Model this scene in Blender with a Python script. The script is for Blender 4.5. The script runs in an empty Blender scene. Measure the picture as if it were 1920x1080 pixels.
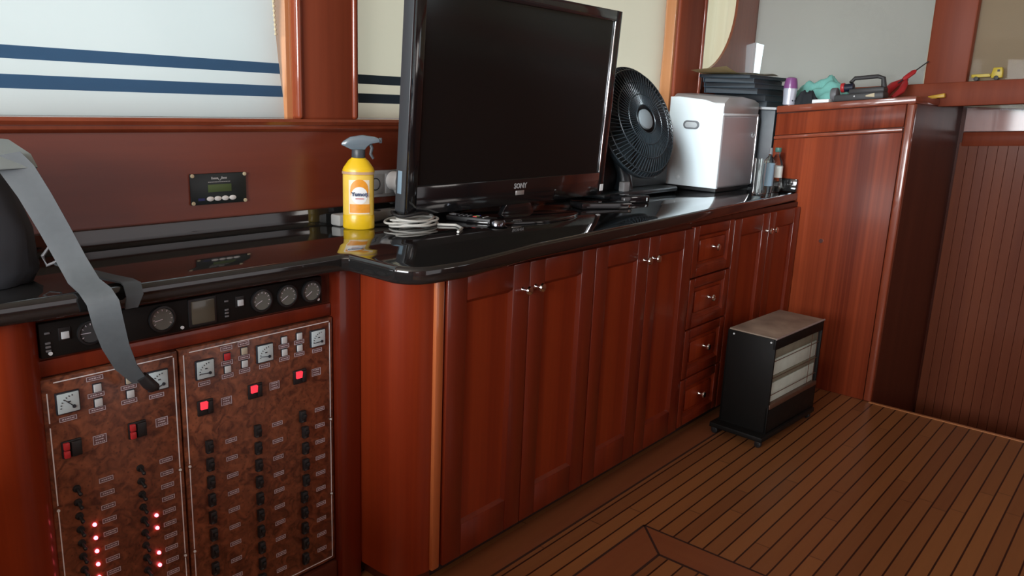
import bpy, bmesh, math, random
from mathutils import Vector, Matrix, Euler
random.seed(7)
PI = math.pi
S = bpy.context.scene
COL = S.collection

# ------------------------------------------------------------------ camera
cam_d = bpy.data.cameras.new('camera'); cam = bpy.data.objects.new('camera', cam_d); COL.objects.link(cam)
cam_d.sensor_width = 36.0; cam_d.lens = 1497.7 / 1920 * 36.0; cam_d.clip_start = 0.02
_r = Vector((0.6439, -0.7641, 0.0399)); _u = Vector((0.1517, 0.1786, 0.9722)); _b = Vector((-0.7499, -0.6199, 0.2309))
M = Matrix((_r, _u, _b)).transposed().to_4x4(); M.translation = Vector((0, 0, 1.4))
cam.matrix_world = M
S.camera = cam

# ------------------------------------------------------------------ view, world, daylight
S.view_settings.view_transform = 'Standard'; S.view_settings.look = 'None'
S.view_settings.exposure = 0.0; S.view_settings.gamma = 1.0; S.view_settings.use_curve_mapping = False
W = bpy.data.worlds.new('sky'); S.world = W; W.use_nodes = True
_bg = W.node_tree.nodes['Background']; _bg.inputs[0].default_value = (0.86, 0.95, 1.0, 1); _bg.inputs[1].default_value = 1.8


def area(name, loc, target, sx, sy, power, color):
    d = bpy.data.lights.new(name, 'AREA'); d.shape = 'RECTANGLE'; d.size = sx; d.size_y = sy
    d.energy = power; d.color = color
    o = bpy.data.objects.new(name, d); COL.objects.link(o); o.location = loc
    o.rotation_euler = (Vector(target) - Vector(loc)).to_track_quat('-Z', 'Y').to_euler()
    return o


# daylight through the aft doorway (behind and left of the camera) and an opposite forward window, plus an added fill
area('aft_window_daylight', (-2.45, 0.50, 1.52), (4, 0.50, 1.40), 2.8, 1.15, 235, (0.93, 0.97, 1.0))
area('opposite_sheen_fill', (2.5, -2.4, 1.15), (2.5, 2.0, 1.0), 2.2, 1.5, 9.5, (0.95, 0.97, 1.0))  # added fill, its reflection gives the wall wood a hazy sheen
area('opposite_forward_window_daylight', (4.2, -2.4, 1.75), (4.0, 1.0, 0.6), 0.7, 0.6, 5, (1.0, 0.95, 0.9))

# added cool overhead fill, aimed to brighten the ice maker's aft face
hl = area('ice_maker_fill', (1.55, 1.40, 2.30), (3.7, 1.85, 1.22), 0.45, 0.45, 6.5, (0.80, 0.93, 1.0)); hl.data.spread = math.radians(42)

# ------------------------------------------------------------------ materials
def new_mat(name):
    m = bpy.data.materials.new(name); m.use_nodes = True
    return m, m.node_tree.nodes, m.node_tree.links, m.node_tree.nodes['Principled BSDF']


def plain(name, col, rough=0.5, metal=0.0, coat=0.0, spec=0.5, emit=None, estr=0.0, noise=0.0, nscale=30):
    m, N, L, B = new_mat(name)
    B.inputs['Base Color'].default_value = (*col, 1); B.inputs['Roughness'].default_value = rough
    B.inputs['Metallic'].default_value = metal; B.inputs['Coat Weight'].default_value = coat
    B.inputs['Coat Roughness'].default_value = 0.05; B.inputs['Specular IOR Level'].default_value = spec
    if emit:
        B.inputs['Emission Color'].default_value = (*emit, 1); B.inputs['Emission Strength'].default_value = estr
    tc = N.new('ShaderNodeTexCoord'); nz = N.new('ShaderNodeTexNoise'); nz.inputs['Scale'].default_value = nscale
    nz.inputs['Detail'].default_value = 4
    L.new(tc.outputs['Object'], nz.inputs['Vector'])
    if noise > 0:
        mx = N.new('ShaderNodeMix'); mx.data_type = 'RGBA'
        mx.inputs[6].default_value = (*[c * (1 - noise) for c in col], 1)
        mx.inputs[7].default_value = (*[min(1, c * (1 + noise)) for c in col], 1)
        L.new(nz.outputs['Fac'], mx.inputs[0]); L.new(mx.outputs[2], B.inputs['Base Color'])
    mr = N.new('ShaderNodeMapRange'); mr.inputs[3].default_value = max(0, rough * 0.85); mr.inputs[4].default_value = min(1, rough * 1.15)
    L.new(nz.outputs['Fac'], mr.inputs[0]); L.new(mr.outputs[0], B.inputs['Roughness'])
    return m


def wood(name, c1, c2, scale=(45, 45, 1.6), rough=0.35, coat=0.9, crough=0.09, fine=0.35, spec=0.3):
    m, N, L, B = new_mat(name)
    tc = N.new('ShaderNodeTexCoord'); mp = N.new('ShaderNodeMapping'); mp.inputs['Scale'].default_value = scale
    L.new(tc.outputs['Object'], mp.inputs['Vector'])
    n1 = N.new('ShaderNodeTexNoise'); n1.inputs['Scale'].default_value = 1.0; n1.inputs['Detail'].default_value = 5; n1.inputs['Roughness'].default_value = 0.6
    L.new(mp.outputs[0], n1.inputs['Vector'])
    n2 = N.new('ShaderNodeTexNoise'); n2.inputs['Scale'].default_value = 0.16; n2.inputs['Detail'].default_value = 2
    L.new(mp.outputs[0], n2.inputs['Vector'])
    mixf = N.new('ShaderNodeMix'); mixf.data_type = 'FLOAT'; mixf.inputs[0].default_value = fine
    L.new(n2.outputs['Fac'], mixf.inputs[2]); L.new(n1.outputs['Fac'], mixf.inputs[3])
    cr = N.new('ShaderNodeValToRGB'); cr.color_ramp.elements[0].position = 0.33; cr.color_ramp.elements[1].position = 0.68
    cr.color_ramp.elements[0].color = (*c1, 1); cr.color_ramp.elements[1].color = (*c2, 1)
    L.new(mixf.outputs[0], cr.inputs[0]); L.new(cr.outputs[0], B.inputs['Base Color'])
    B.inputs['Roughness'].default_value = rough; B.inputs['Coat Weight'].default_value = coat; B.inputs['Coat Roughness'].default_value = crough
    B.inputs['Specular IOR Level'].default_value = spec
    return m


def cloth_mat(name, col, trans=0.5, alb=None, weave=True):
    m, N, L, B = new_mat(name); N.remove(B)
    out = [n for n in N if n.type == 'OUTPUT_MATERIAL'][0]
    d = N.new('ShaderNodeBsdfDiffuse'); t = N.new('ShaderNodeBsdfTranslucent'); mx = N.new('ShaderNodeMixShader')
    tc = N.new('ShaderNodeTexCoord'); nz = N.new('ShaderNodeTexNoise'); nz.inputs['Scale'].default_value = 3.0
    cm = N.new('ShaderNodeMix'); cm.data_type = 'RGBA'
    cm.inputs[6].default_value = (*[c * 0.93 for c in col], 1); cm.inputs[7].default_value = (*col, 1)
    L.new(tc.outputs['Object'], nz.inputs['Vector']); L.new(nz.outputs['Fac'], cm.inputs[0])
    L.new(cm.outputs[2], d.inputs[0]); L.new(cm.outputs[2], t.inputs[0])
    mx.inputs[0].default_value = trans; L.new(d.outputs[0], mx.inputs[1]); L.new(t.outputs[0], mx.inputs[2]); L.new(mx.outputs[0], out.inputs[0])
    return m


def pane_mat(name, tint=(0.9, 0.95, 0.95)):
    m, N, L, B = new_mat(name); N.remove(B)
    out = [n for n in N if n.type == 'OUTPUT_MATERIAL'][0]
    t = N.new('ShaderNodeBsdfTransparent'); t.inputs[0].default_value = (*tint, 1)
    g = N.new('ShaderNodeBsdfGlossy'); g.inputs['Roughness'].default_value = 0.02
    f = N.new('ShaderNodeFresnel'); f.inputs[0].default_value = 1.12
    mx = N.new('ShaderNodeMixShader'); L.new(f.outputs[0], mx.inputs[0]); L.new(t.outputs[0], mx.inputs[1]); L.new(g.outputs[0], mx.inputs[2]); L.new(mx.outputs[0], out.inputs[0])
    return m


def glass_mat(name, col=(0.95, 1, 0.98), rough=0.02):
    m, N, L, B = new_mat(name)
    B.inputs['Base Color'].default_value = (*col, 1); B.inputs['Transmission Weight'].default_value = 1.0
    B.inputs['Roughness'].default_value = rough; B.inputs['IOR'].default_value = 1.45
    return m


def burl_mat(name):
    m, N, L, B = new_mat(name)
    tc = N.new('ShaderNodeTexCoord')
    n1 = N.new('ShaderNodeTexNoise'); n1.inputs['Scale'].default_value = 38; n1.inputs['Detail'].default_value = 6; n1.inputs['Distortion'].default_value = 1.2
    n2 = N.new('ShaderNodeTexVoronoi'); n2.inputs['Scale'].default_value = 95
    L.new(tc.outputs['Object'], n1.inputs['Vector']); L.new(tc.outputs['Object'], n2.inputs['Vector'])
    cr = N.new('ShaderNodeValToRGB'); e = cr.color_ramp.elements
    e[0].position = 0.34; e[0].color = (0.085, 0.024, 0.012, 1); e[1].position = 0.66; e[1].color = (0.25, 0.080, 0.036, 1)
    L.new(n1.outputs['Fac'], cr.inputs[0])
    cr2 = N.new('ShaderNodeValToRGB'); cr2.color_ramp.elements[0].position = 0.1; cr2.color_ramp.elements[0].color = (0.35, 0.3, 0.3, 1); cr2.color_ramp.elements[1].position = 0.3
    L.new(n2.outputs['Distance'], cr2.inputs[0])
    mx = N.new('ShaderNodeMix'); mx.data_type = 'RGBA'; mx.blend_type = 'MULTIPLY'; mx.inputs[0].default_value = 0.6
    L.new(cr.outputs[0], mx.inputs[6]); L.new(cr2.outputs[0], mx.inputs[7]); L.new(mx.outputs[2], B.inputs['Base Color'])
    B.inputs['Roughness'].default_value = 0.35; B.inputs['Coat Weight'].default_value = 0.15; B.inputs['Coat Roughness'].default_value = 0.12
    return m


def floor_mat(name):
    """teak strips along x with dark caulk seams, end joints, object coordinates = metres"""
    m, N, L, B = new_mat(name)
    def math_(op, a, b=None):
        n = N.new('ShaderNodeMath'); n.operation = op
        for i, v in enumerate((a, b)):
            if v is None: continue
            if isinstance(v, (int, float)): n.inputs[i].default_value = v
            else: L.new(v, n.inputs[i])
        return n.outputs[0]
    tc = N.new('ShaderNodeTexCoord'); sx = N.new('ShaderNodeSeparateXYZ'); L.new(tc.outputs['Object'], sx.inputs[0])
    X, Y = sx.outputs[0], sx.outputs[1]
    PITCH, OFF = 0.0537, 0.286
    row = math_('DIVIDE', math_('SUBTRACT', Y, OFF), PITCH)
    fr = math_('FRACT', math_('ADD', row, 100.5))
    d = math_('ABSOLUTE', math_('SUBTRACT', fr, 0.5))
    seam = math_('LESS_THAN', d, 0.055)
    rid = math_('FLOOR', math_('ADD', row, 100.5))
    rowid = math_('FLOOR', math_('ADD', row, 100.0))
    wn = N.new('ShaderNodeTexWhiteNoise'); wn.noise_dimensions = '1D'; L.new(rowid, wn.inputs['W'])
    xs = math_('ADD', math_('DIVIDE', X, 1.35), math_('MULTIPLY', wn.outputs['Value'], 7.3))
    jf = math_('FRACT', math_('ADD', xs, 50.0))
    joint = math_('LESS_THAN', jf, 0.0035)
    pid = math_('ADD', math_('FLOOR', math_('ADD', xs, 50.0)), math_('MULTIPLY', rowid, 17.0))
    wn2 = N.new('ShaderNodeTexWhiteNoise'); wn2.noise_dimensions = '1D'; L.new(pid, wn2.inputs['W'])
    mp = N.new('ShaderNodeMapping'); mp.inputs['Scale'].default_value = (3, 70, 1); L.new(tc.outputs['Object'], mp.inputs['Vector'])
    nz = N.new('ShaderNodeTexNoise'); nz.inputs['Scale'].default_value = 1; nz.inputs['Detail'].default_value = 4; L.new(mp.outputs[0], nz.inputs['Vector'])
    cr = N.new('ShaderNodeValToRGB'); e = cr.color_ramp.elements
    e[0].position = 0.0; e[0].color = (0.19, 0.068, 0.027, 1); e[1].position = 1.0; e[1].color = (0.33, 0.135, 0.046, 1)
    mixv = math_('ADD', math_('MULTIPLY', wn2.outputs['Value'], 0.65), math_('MULTIPLY', nz.outputs['Fac'], 0.35))
    L.new(mixv, cr.inputs[0])
    dark = math_('MAXIMUM', seam, math_('MULTIPLY', joint, 0.55))
    mx = N.new('ShaderNodeMix'); mx.data_type = 'RGBA'; mx.inputs[7].default_value = (0.035, 0.010, 0.006, 1)
    L.new(dark, mx.inputs[0]); L.new(cr.outputs[0], mx.inputs[6]); L.new(mx.outputs[2], B.inputs['Base Color'])
    B.inputs['Roughness'].default_value = 0.32; B.inputs['Coat Weight'].default_value = 0.10; B.inputs['Coat Roughness'].default_value = 0.2; B.inputs['Specular IOR Level'].default_value = 0.3
    return m


MAT = {}
MAT['mahog'] = wood('mahogany_lacquer', (0.115, 0.012, 0.004), (0.19, 0.024, 0.007), (55, 55, 1.4), coat=0.45)
MAT['mahog_panel'] = wood('mahogany_panel', (0.17, 0.016, 0.004), (0.27, 0.036, 0.008), (70, 70, 1.1), coat=0.3)
MAT['stripe_wood'] = wood('ribbon_mahogany', (0.10, 0.013, 0.005), (0.31, 0.056, 0.018), (34, 34, 0.4), fine=0.6, coat=0.04, crough=0.15, spec=0.12, rough=0.4)
MAT['wall_wood'] = wood('mahogany_wall', (0.17, 0.030, 0.013), (0.25, 0.050, 0.021), (1.8, 40, 26), crough=0.28)
MAT['dark_wood'] = wood('dark_mahogany', (0.07, 0.016, 0.009), (0.11, 0.028, 0.015), (40, 40, 1.5), coat=0.1, crough=0.2, spec=0.15)
MAT['frame_wood'] = wood('frame_mahogany', (0.19, 0.036, 0.015), (0.29, 0.062, 0.025), (40, 40, 1.2), crough=0.07)
MAT['pillar_wood'] = wood('pillar_mahogany', (0.19, 0.036, 0.015), (0.29, 0.062, 0.025), (40, 40, 1.2), coat=0.0, crough=0.2, rough=0.5)
MAT['lit_wood'] = wood('lit_tan_wood', (0.50, 0.20, 0.075), (0.62, 0.27, 0.11), (40, 40, 1.2))  # lighter wood, the light on the jambs and floor edge is in its colour
MAT['lit_bead_wood'] = wood('lit_bead_wood', (0.42, 0.11, 0.03), (0.50, 0.14, 0.045), (40, 40, 1.2))  # orange tone includes the light falling on the edge bead
MAT['burl'] = burl_mat('burl_veneer')
MAT['floor'] = floor_mat('teak_and_seams')
MAT['teak'] = wood('teak_border', (0.20, 0.062, 0.026), (0.27, 0.09, 0.036), (4, 30, 1), coat=0.25, crough=0.2)
MAT['teak_y'] = wood('teak_border_across', (0.20, 0.062, 0.026), (0.27, 0.09, 0.036), (30, 4, 1), coat=0.25, crough=0.2)
MAT['caulk'] = plain('caulk', (0.035, 0.010, 0.006), 0.7)
MAT['granite'] = plain('black_granite', (0.012, 0.012, 0.012), 0.07, coat=0.6, noise=0.5, nscale=220)
MAT['gloss_black'] = plain('gloss_black_plastic', (0.008, 0.008, 0.009), 0.10, coat=0.5)
MAT['screen'] = plain('dark_screen', (0.008, 0.009, 0.009), 0.14, spec=0.35)
MAT['black'] = plain('matte_black_plastic', (0.014, 0.014, 0.015), 0.45)
MAT['fan_black'] = plain('blue_black_plastic', (0.020, 0.028, 0.034), 0.35)
MAT['soft_black'] = plain('black_cloth', (0.016, 0.018, 0.022), 0.9, noise=0.4, nscale=60)
MAT['heater_black'] = plain('black_painted_steel', (0.006, 0.0055, 0.005), 0.55, spec=0.25)
MAT['chrome'] = plain('chrome', (0.85, 0.86, 0.88), 0.12, metal=1)
MAT['steel'] = plain('brushed_silver', (0.78, 0.85, 0.88), 0.42, metal=0.12)
MAT['steel_dark'] = plain('silver_lid', (0.46, 0.44, 0.43), 0.32, metal=0.45)
MAT['silver_plastic'] = plain('silver_plastic', (0.45, 0.46, 0.47), 0.4)
MAT['white'] = plain('white_plastic', (0.90, 0.92, 0.92), 0.4)
MAT['offwhite'] = plain('white_button', (0.62, 0.66, 0.68), 0.4)
MAT['meter_face'] = plain('meter_face', (0.55, 0.68, 0.72), 0.25)
MAT['ink'] = plain('dark_ink', (0.02, 0.025, 0.035), 0.5)
MAT['outline'] = plain('engraved_outline', (0.62, 0.56, 0.62), 0.4)
MAT['label'] = plain('engraved_label', (0.16, 0.085, 0.085), 0.4)
MAT['inlay'] = plain('silver_inlay', (0.85, 0.85, 0.88), 0.35, metal=0.1)
MAT['red_plastic'] = plain('red_plastic', (0.50, 0.030, 0.035), 0.35)
MAT['red_lit'] = plain('lit_red_rocker', (0.5, 0.02, 0.03), 0.3, emit=(1.0, 0.05, 0.08), estr=0.9)
MAT['led'] = plain('red_led', (0.5, 0.02, 0.03), 0.3, emit=(1.0, 0.10, 0.14), estr=9)
MAT['gauge_face'] = plain('dim_gauge_face', (0.11, 0.115, 0.10), 0.25, coat=0.5)
MAT['gauge_square'] = plain('dim_square_gauge', (0.10, 0.095, 0.070), 0.25, coat=0.5)
MAT['lcd'] = plain('green_lcd', (0.10, 0.145, 0.06), 0.4, spec=0.2)
MAT['panel_green'] = plain('dark_green_panel', (0.012, 0.020, 0.022), 0.35)
MAT['blue_mark'] = plain('blue_mark', (0.02, 0.025, 0.14), 0.4)
MAT['yellow'] = plain('yellow_bottle', (0.86, 0.56, 0.015), 0.35, coat=0.2)
MAT['label_yellow'] = plain('printed_yellow_label', (0.90, 0.62, 0.10), 0.4, noise=0.12, nscale=40)
MAT['label_orange'] = plain('printed_orange', (0.86, 0.34, 0.03), 0.4, noise=0.2, nscale=60)
MAT['label_pale'] = plain('printed_pale', (0.90, 0.80, 0.62), 0.4)
MAT['label_band'] = plain('printed_band', (0.55, 0.36, 0.22), 0.35)
MAT['navy_ink'] = plain('navy_ink', (0.02, 0.06, 0.16), 0.4)
MAT['red_ink'] = plain('red_ink', (0.55, 0.06, 0.05), 0.4)
MAT['trigger_grey'] = plain('grey_spray_head', (0.055, 0.065, 0.075), 0.4)
MAT['trigger_clear'] = plain('pale_spray_head', (0.13, 0.17, 0.20), 0.2, coat=0.6)
MAT['blind_white'] = cloth_mat('white_blind_cloth', (0.80, 0.82, 0.80), 0.55)
MAT['blind_cream'] = cloth_mat('cream_blind_cloth', (0.80, 0.68, 0.52), 0.5)
MAT['stripe_blue'] = cloth_mat('blue_stripe', (0.075, 0.15, 0.27), 0.5)
MAT['stripe_navy'] = cloth_mat('navy_stripe', (0.045, 0.06, 0.085), 0.4)
MAT['pane'] = pane_mat('window_pane')
MAT['cover_grey'] = cloth_mat('grey_windshield_cover', (0.74, 0.67, 0.63), 0.55)
MAT['cover_brown'] = cloth_mat('brownish_windshield_cover', (0.62, 0.46, 0.34), 0.5)
MAT['ceiling'] = plain('cream_headliner', (0.62, 0.55, 0.44), 0.7, noise=0.05, nscale=4)
MAT['strap'] = plain('grey_webbing', (0.070, 0.082, 0.090), 0.55, noise=0.15, nscale=90)
MAT['bag'] = plain('dark_bag_cloth', (0.030, 0.034, 0.042), 0.7, noise=0.2, nscale=40)
MAT['flap'] = plain('grey_bag_flap', (0.20, 0.23, 0.23), 0.6, noise=0.12, nscale=30)
MAT['teal'] = plain('teal_cloth', (0.22, 0.56, 0.50), 0.85, noise=0.12, nscale=20)
MAT['folder'] = plain('dark_blue_folder', (0.040, 0.062, 0.085), 0.45, noise=0.2, nscale=12)
MAT['paper'] = plain('paper', (0.62, 0.58, 0.52), 0.7)
MAT['purple'] = plain('purple_cap', (0.24, 0.075, 0.24), 0.3, coat=0.3)
MAT['deo_body'] = plain('pale_silver_body', (0.60, 0.63, 0.72), 0.25, metal=0.3)
MAT['dark_grey'] = plain('dark_grey_plastic', (0.045, 0.045, 0.047), 0.5)
MAT['grey'] = plain('grey_plastic', (0.15, 0.15, 0.16), 0.5)
MAT['cream'] = plain('cream_plastic', (0.62, 0.54, 0.36), 0.5)
MAT['stick'] = plain('brown_stick', (0.30, 0.12, 0.07), 0.5)
MAT['toy_yellow'] = plain('yellow_toy_plastic', (0.66, 0.52, 0.05), 0.4)
MAT['tool_yellow'] = plain('yellow_handle', (0.70, 0.42, 0.03), 0.4)
MAT['rust'] = plain('rusty_top', (0.34, 0.27, 0.21), 0.55, metal=0.1, noise=0.75, nscale=9)
MAT['ceramic'] = plain('pale_ceramic_plaque', (0.60, 0.70, 0.63), 0.6, noise=0.2, nscale=18)
MAT['ceramic_dim'] = plain('scorched_ceramic', (0.23, 0.23, 0.17), 0.6, noise=0.35, nscale=18)
MAT['brown_lip'] = plain('browned_metal', (0.14, 0.075, 0.05), 0.45, metal=0.4)
MAT['clear'] = glass_mat('clear_bottle')
MAT['cap_green'] = plain('green_cap', (0.05, 0.16, 0.13), 0.4)
MAT['label_white'] = plain('white_label', (0.74, 0.80, 0.76), 0.5)
MAT['label_blue'] = plain('blue_grey_label', (0.22, 0.32, 0.40), 0.4)
MAT['hub_grey'] = plain('grey_fan_hub', (0.17, 0.19, 0.20), 0.4)
MAT['carpet'] = plain('dark_sole', (0.03, 0.012, 0.008), 0.9)
BTN = [plain('button_%s' % n, c, 0.4) for n, c in (('red', (0.5, 0.03, 0.03)), ('green', (0.05, 0.4, 0.08)), ('yellow', (0.6, 0.5, 0.05)), ('blue', (0.04, 0.08, 0.5)))]


# ------------------------------------------------------------------ mesh builder
class MB:
    def __init__(self):
        self.bm = bmesh.new()

    def _add(self, tmp, mi=0, mat=None):
        if mat is not None: tmp.transform(mat)
        for f in tmp.faces: f.material_index = mi
        me = bpy.data.meshes.new('tmp'); tmp.to_mesh(me); tmp.free()
        self.bm.from_mesh(me); bpy.data.meshes.remove(me)
        return self

    def box(self, x0, x1, y0, y1, z0, z1, bev=0.0, mi=0, seg=2, mat=None):
        t = bmesh.new(); bmesh.ops.create_cube(t, size=1)
        for v in t.verts:
            v.co = Vector(((x0 + x1) / 2 + v.co.x * (x1 - x0), (y0 + y1) / 2 + v.co.y * (y1 - y0), (z0 + z1) / 2 + v.co.z * (z1 - z0)))
        if bev > 0: bmesh.ops.bevel(t, geom=list(t.edges), offset=bev, segments=seg, profile=0.5, affect='EDGES')
        return self._add(t, mi, mat)

    def hexa(self, pts, bev=0.0, mi=0):
        """8 corner points: bottom loop 4, top loop 4"""
        t = bmesh.new(); v = [t.verts.new(p) for p in pts]
        for q in ((3, 2, 1, 0), (4, 5, 6, 7), (0, 1, 5, 4), (1, 2, 6, 5), (2, 3, 7, 6), (3, 0, 4, 7)):
            t.faces.new([v[i] for i in q])
        bmesh.ops.recalc_face_normals(t, faces=t.faces)
        if bev > 0: bmesh.ops.bevel(t, geom=list(t.edges), offset=bev, segments=2, profile=0.5, affect='EDGES')
        return self._add(t, mi)

    def cyl(self, p, d, r, h, seg=24, r2=None, mi=0, bev=0.0):
        t = bmesh.new(); bmesh.ops.create_cone(t, cap_ends=True, segments=seg, radius1=r, radius2=r if r2 is None else r2, depth=h)
        if bev > 0:
            ed = [e for e in t.edges if abs(e.verts[0].co.z - e.verts[1].co.z) < 1e-6]
            bmesh.ops.bevel(t, geom=ed, offset=bev, segments=2, profile=0.5, affect='EDGES')
        q = Vector(d).normalized().to_track_quat('Z', 'Y').to_matrix().to_4x4()
        return self._add(t, mi, Matrix.Translation(Vector(p) + Vector(d).normalized() * h / 2) @ q)

    def lathe(self, prof, p=(0, 0, 0), d=(0, 0, 1), seg=32, mi=0, sx=1.0, sy=1.0):
        t = bmesh.new(); rings = []
        for r, z in prof:
            if r < 1e-6: rings.append([t.verts.new((0, 0, z))])
            else: rings.append([t.verts.new((r * math.cos(2 * PI * i / seg) * sx, r * math.sin(2 * PI * i / seg) * sy, z)) for i in range(seg)])
        for a, b in zip(rings, rings[1:]):
            for i in range(seg):
                j = (i + 1) % seg
                if len(a) == 1 and len(b) == 1: continue
                if len(a) == 1: t.faces.new((a[0], b[j], b[i]))
                elif len(b) == 1: t.faces.new((a[i], a[j], b[0]))
                else: t.faces.new((a[i], a[j], b[j], b[i]))
        bmesh.ops.recalc_face_normals(t, faces=t.faces)
        q = Vector(d).normalized().to_track_quat('Z', 'Y').to_matrix().to_4x4()
        return self._add(t, mi, Matrix.Translation(p) @ q)

    def prism(self, pts, a, b, axis='z', bev=0.0, mi=0, rim=None):
        """extrude a 2D outline between a and b along an axis; rim = bevel just the outline rims"""
        t = bmesh.new()
        def P(u, v, w): return {'z': (u, v, w), 'y': (u, w, v), 'x': (w, u, v)}[axis]
        lo = [t.verts.new(P(u, v, a)) for u, v in pts]; hi = [t.verts.new(P(u, v, b)) for u, v in pts]
        n = len(pts); f1 = t.faces.new(lo); f2 = t.faces.new(hi)
        for i in range(n): t.faces.new((lo[i], lo[(i + 1) % n], hi[(i + 1) % n], hi[i]))
        bmesh.ops.recalc_face_normals(t, faces=t.faces)
        if rim: bmesh.ops.bevel(t, geom=list(f1.edges) + list(f2.edges), offset=rim, segments=3, profile=0.5, affect='EDGES')
        elif bev > 0: bmesh.ops.bevel(t, geom=list(t.edges), offset=bev, segments=2, profile=0.5, affect='EDGES')
        return self._add(t, mi)

    def tube(self, pts, r, seg=8, mi=0, closed=False):
        t = bmesh.new(); P = [Vector(p) for p in pts]; n = len(P); rings = []
        up = Vector((0, 0, 1))
        for i, p in enumerate(P):
            if closed: tg = (P[(i + 1) % n] - P[i - 1]).normalized()
            else: tg = (P[min(i + 1, n - 1)] - P[max(i - 1, 0)]).normalized()
            a = tg.cross(up)
            if a.length < 1e-3: a = tg.cross(Vector((1, 0, 0)))
            a.normalize(); b = a.cross(tg)
            rr = r[i] if isinstance(r, (list, tuple)) else r
            rings.append([t.verts.new(p + (a * math.cos(2 * PI * k / seg) + b * math.sin(2 * PI * k / seg)) * rr) for k in range(seg)])
        m = n if closed else n - 1
        for i in range(m):
            A, Bq = rings[i], rings[(i + 1) % n]
            for k in range(seg): t.faces.new((A[k], A[(k + 1) % seg], Bq[(k + 1) % seg], Bq[k]))
        if not closed: t.faces.new(rings[0]); t.faces.new(rings[-1])
        bmesh.ops.recalc_face_normals(t, faces=t.faces)
        return self._add(t, mi)

    def ribbon(self, pts, widths, dirs, th, mi=0):
        """flat strap: centre points, widths, across directions, thickness"""
        t = bmesh.new(); n = len(pts); R = []
        for i in range(n):
            p = Vector(pts[i]); a = Vector(dirs[i]).normalized()
            tg = (Vector(pts[min(i + 1, n - 1)]) - Vector(pts[max(i - 1, 0)])).normalized(); nn = a.cross(tg).normalized()
            w = widths[i] / 2
            R.append([t.verts.new(p + a * w * s + nn * th / 2 * k) for s, k in ((-1, -1), (-.3, -1.25), (.3, -.8), (1, -1), (1, 1), (.3, 1.2), (-.3, .75), (-1, 1))])
        for i in range(n - 1):
            for k in range(8): t.faces.new((R[i][k], R[i][(k + 1) % 8], R[i + 1][(k + 1) % 8], R[i + 1][k]))
        t.faces.new(R[0]); t.faces.new(R[-1])
        bmesh.ops.recalc_face_normals(t, faces=t.faces)
        return self._add(t, mi)

    def ball(self, p, r, mi=0, s=(1, 1, 1), seg=20):
        t = bmesh.new(); bmesh.ops.create_uvsphere(t, u_segments=seg, v_segments=seg // 2, radius=r)
        return self._add(t, mi, Matrix.Translation(p) @ Matrix.Diagonal((*s, 1)))

    def xform(self, mat): self.bm.transform(mat); return self

    def mesh(self, name, mats, ang=38):
        me = bpy.data.meshes.new(name); self.bm.to_mesh(me); self.bm.free()
        for m in (mats if isinstance(mats, (list, tuple)) else [mats]): me.materials.append(m)
        me.polygons.foreach_set('use_smooth', [True] * len(me.polygons))
        me.set_sharp_from_angle(angle=math.radians(ang)); me.update()
        return me

    def build(self, name, mats, parent=None, world=True, ang=38):
        """world=True: geometry is in world metres and is moved into the parent's space"""
        if parent is not None and world:
            self.bm.transform(ROOT_INV.get(root_of(parent).name, Matrix()))
        o = bpy.data.objects.new(name, self.mesh(name, mats, ang)); COL.objects.link(o)
        if parent is not None: o.parent = parent
        return o


ROOT_INV = {}


def root_of(o):
    while o.parent is not None: o = o.parent
    return o


def tag(o, label, cat, group=None, kind=None):
    o['label'] = label; o['category'] = cat
    if group: o['group'] = group
    if kind: o['kind'] = kind
    return o


def thing(name, label, cat, loc=(0, 0, 0), rz=0.0, group=None, rot=None):
    o = bpy.data.objects.new(name, None); COL.objects.link(o); o.location = loc
    o.rotation_euler = rot if rot else (0, 0, rz); o.empty_display_size = 0.05
    ROOT_INV[o.name] = (Matrix.Translation(loc) @ o.rotation_euler.to_matrix().to_4x4()).inverted()
    return tag(o, label, cat, group)


def solo(mb, name, mats, label, cat, loc=None, group=None, ang=38):
    """one-mesh thing; geometry given in world metres, origin moved to loc"""
    if loc is not None: mb.bm.transform(Matrix.Translation(loc).inverted())
    o = mb.build(name, mats, None, ang=ang)
    if loc is not None: o.location = loc
    return tag(o, label, cat, group)


def struct(mb, name, mats, parent=None, ang=38):
    o = mb.build(name, mats, None, ang=ang)
    if parent is not None: o.parent = parent
    else: o['kind'] = 'structure'
    return o


def part(name, me, parent, loc=(0, 0, 0), rot=None):
    o = bpy.data.objects.new(name, me); COL.objects.link(o); o.parent = parent; o.location = loc
    if rot: o.rotation_euler = rot
    return o


def text_part(name, body, size, mat, parent, mtx, ext=0.0004, align='CENTER', bold=0.0):
    cu = bpy.data.curves.new(name, 'FONT'); cu.body = body; cu.size = size; cu.extrude = ext; cu.align_x = align; cu.align_y = 'CENTER'
    cu.offset = bold; cu.materials.append(mat); cu.resolution_u = 2
    tmp = bpy.data.objects.new('tmp_text', cu); COL.objects.link(tmp); bpy.context.view_layer.update()
    me = bpy.data.meshes.new_from_object(tmp.evaluated_get(bpy.context.evaluated_depsgraph_get()))
    bpy.data.objects.remove(tmp); me.materials.clear(); me.materials.append(mat)
    o = bpy.data.objects.new(name, me); COL.objects.link(o); o.parent = parent; o.matrix_local = mtx
    return o


FACE_MY = Matrix.Rotation(PI / 2, 4, 'X')     # text lying in xz, read from -y


def arc(cx, cy, r, a0, a1, n=10):
    return [(cx + r * math.cos(math.radians(a0 + (a1 - a0) * i / n)), cy + r * math.sin(math.radians(a0 + (a1 - a0) * i / n))) for i in range(n + 1)]


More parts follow.
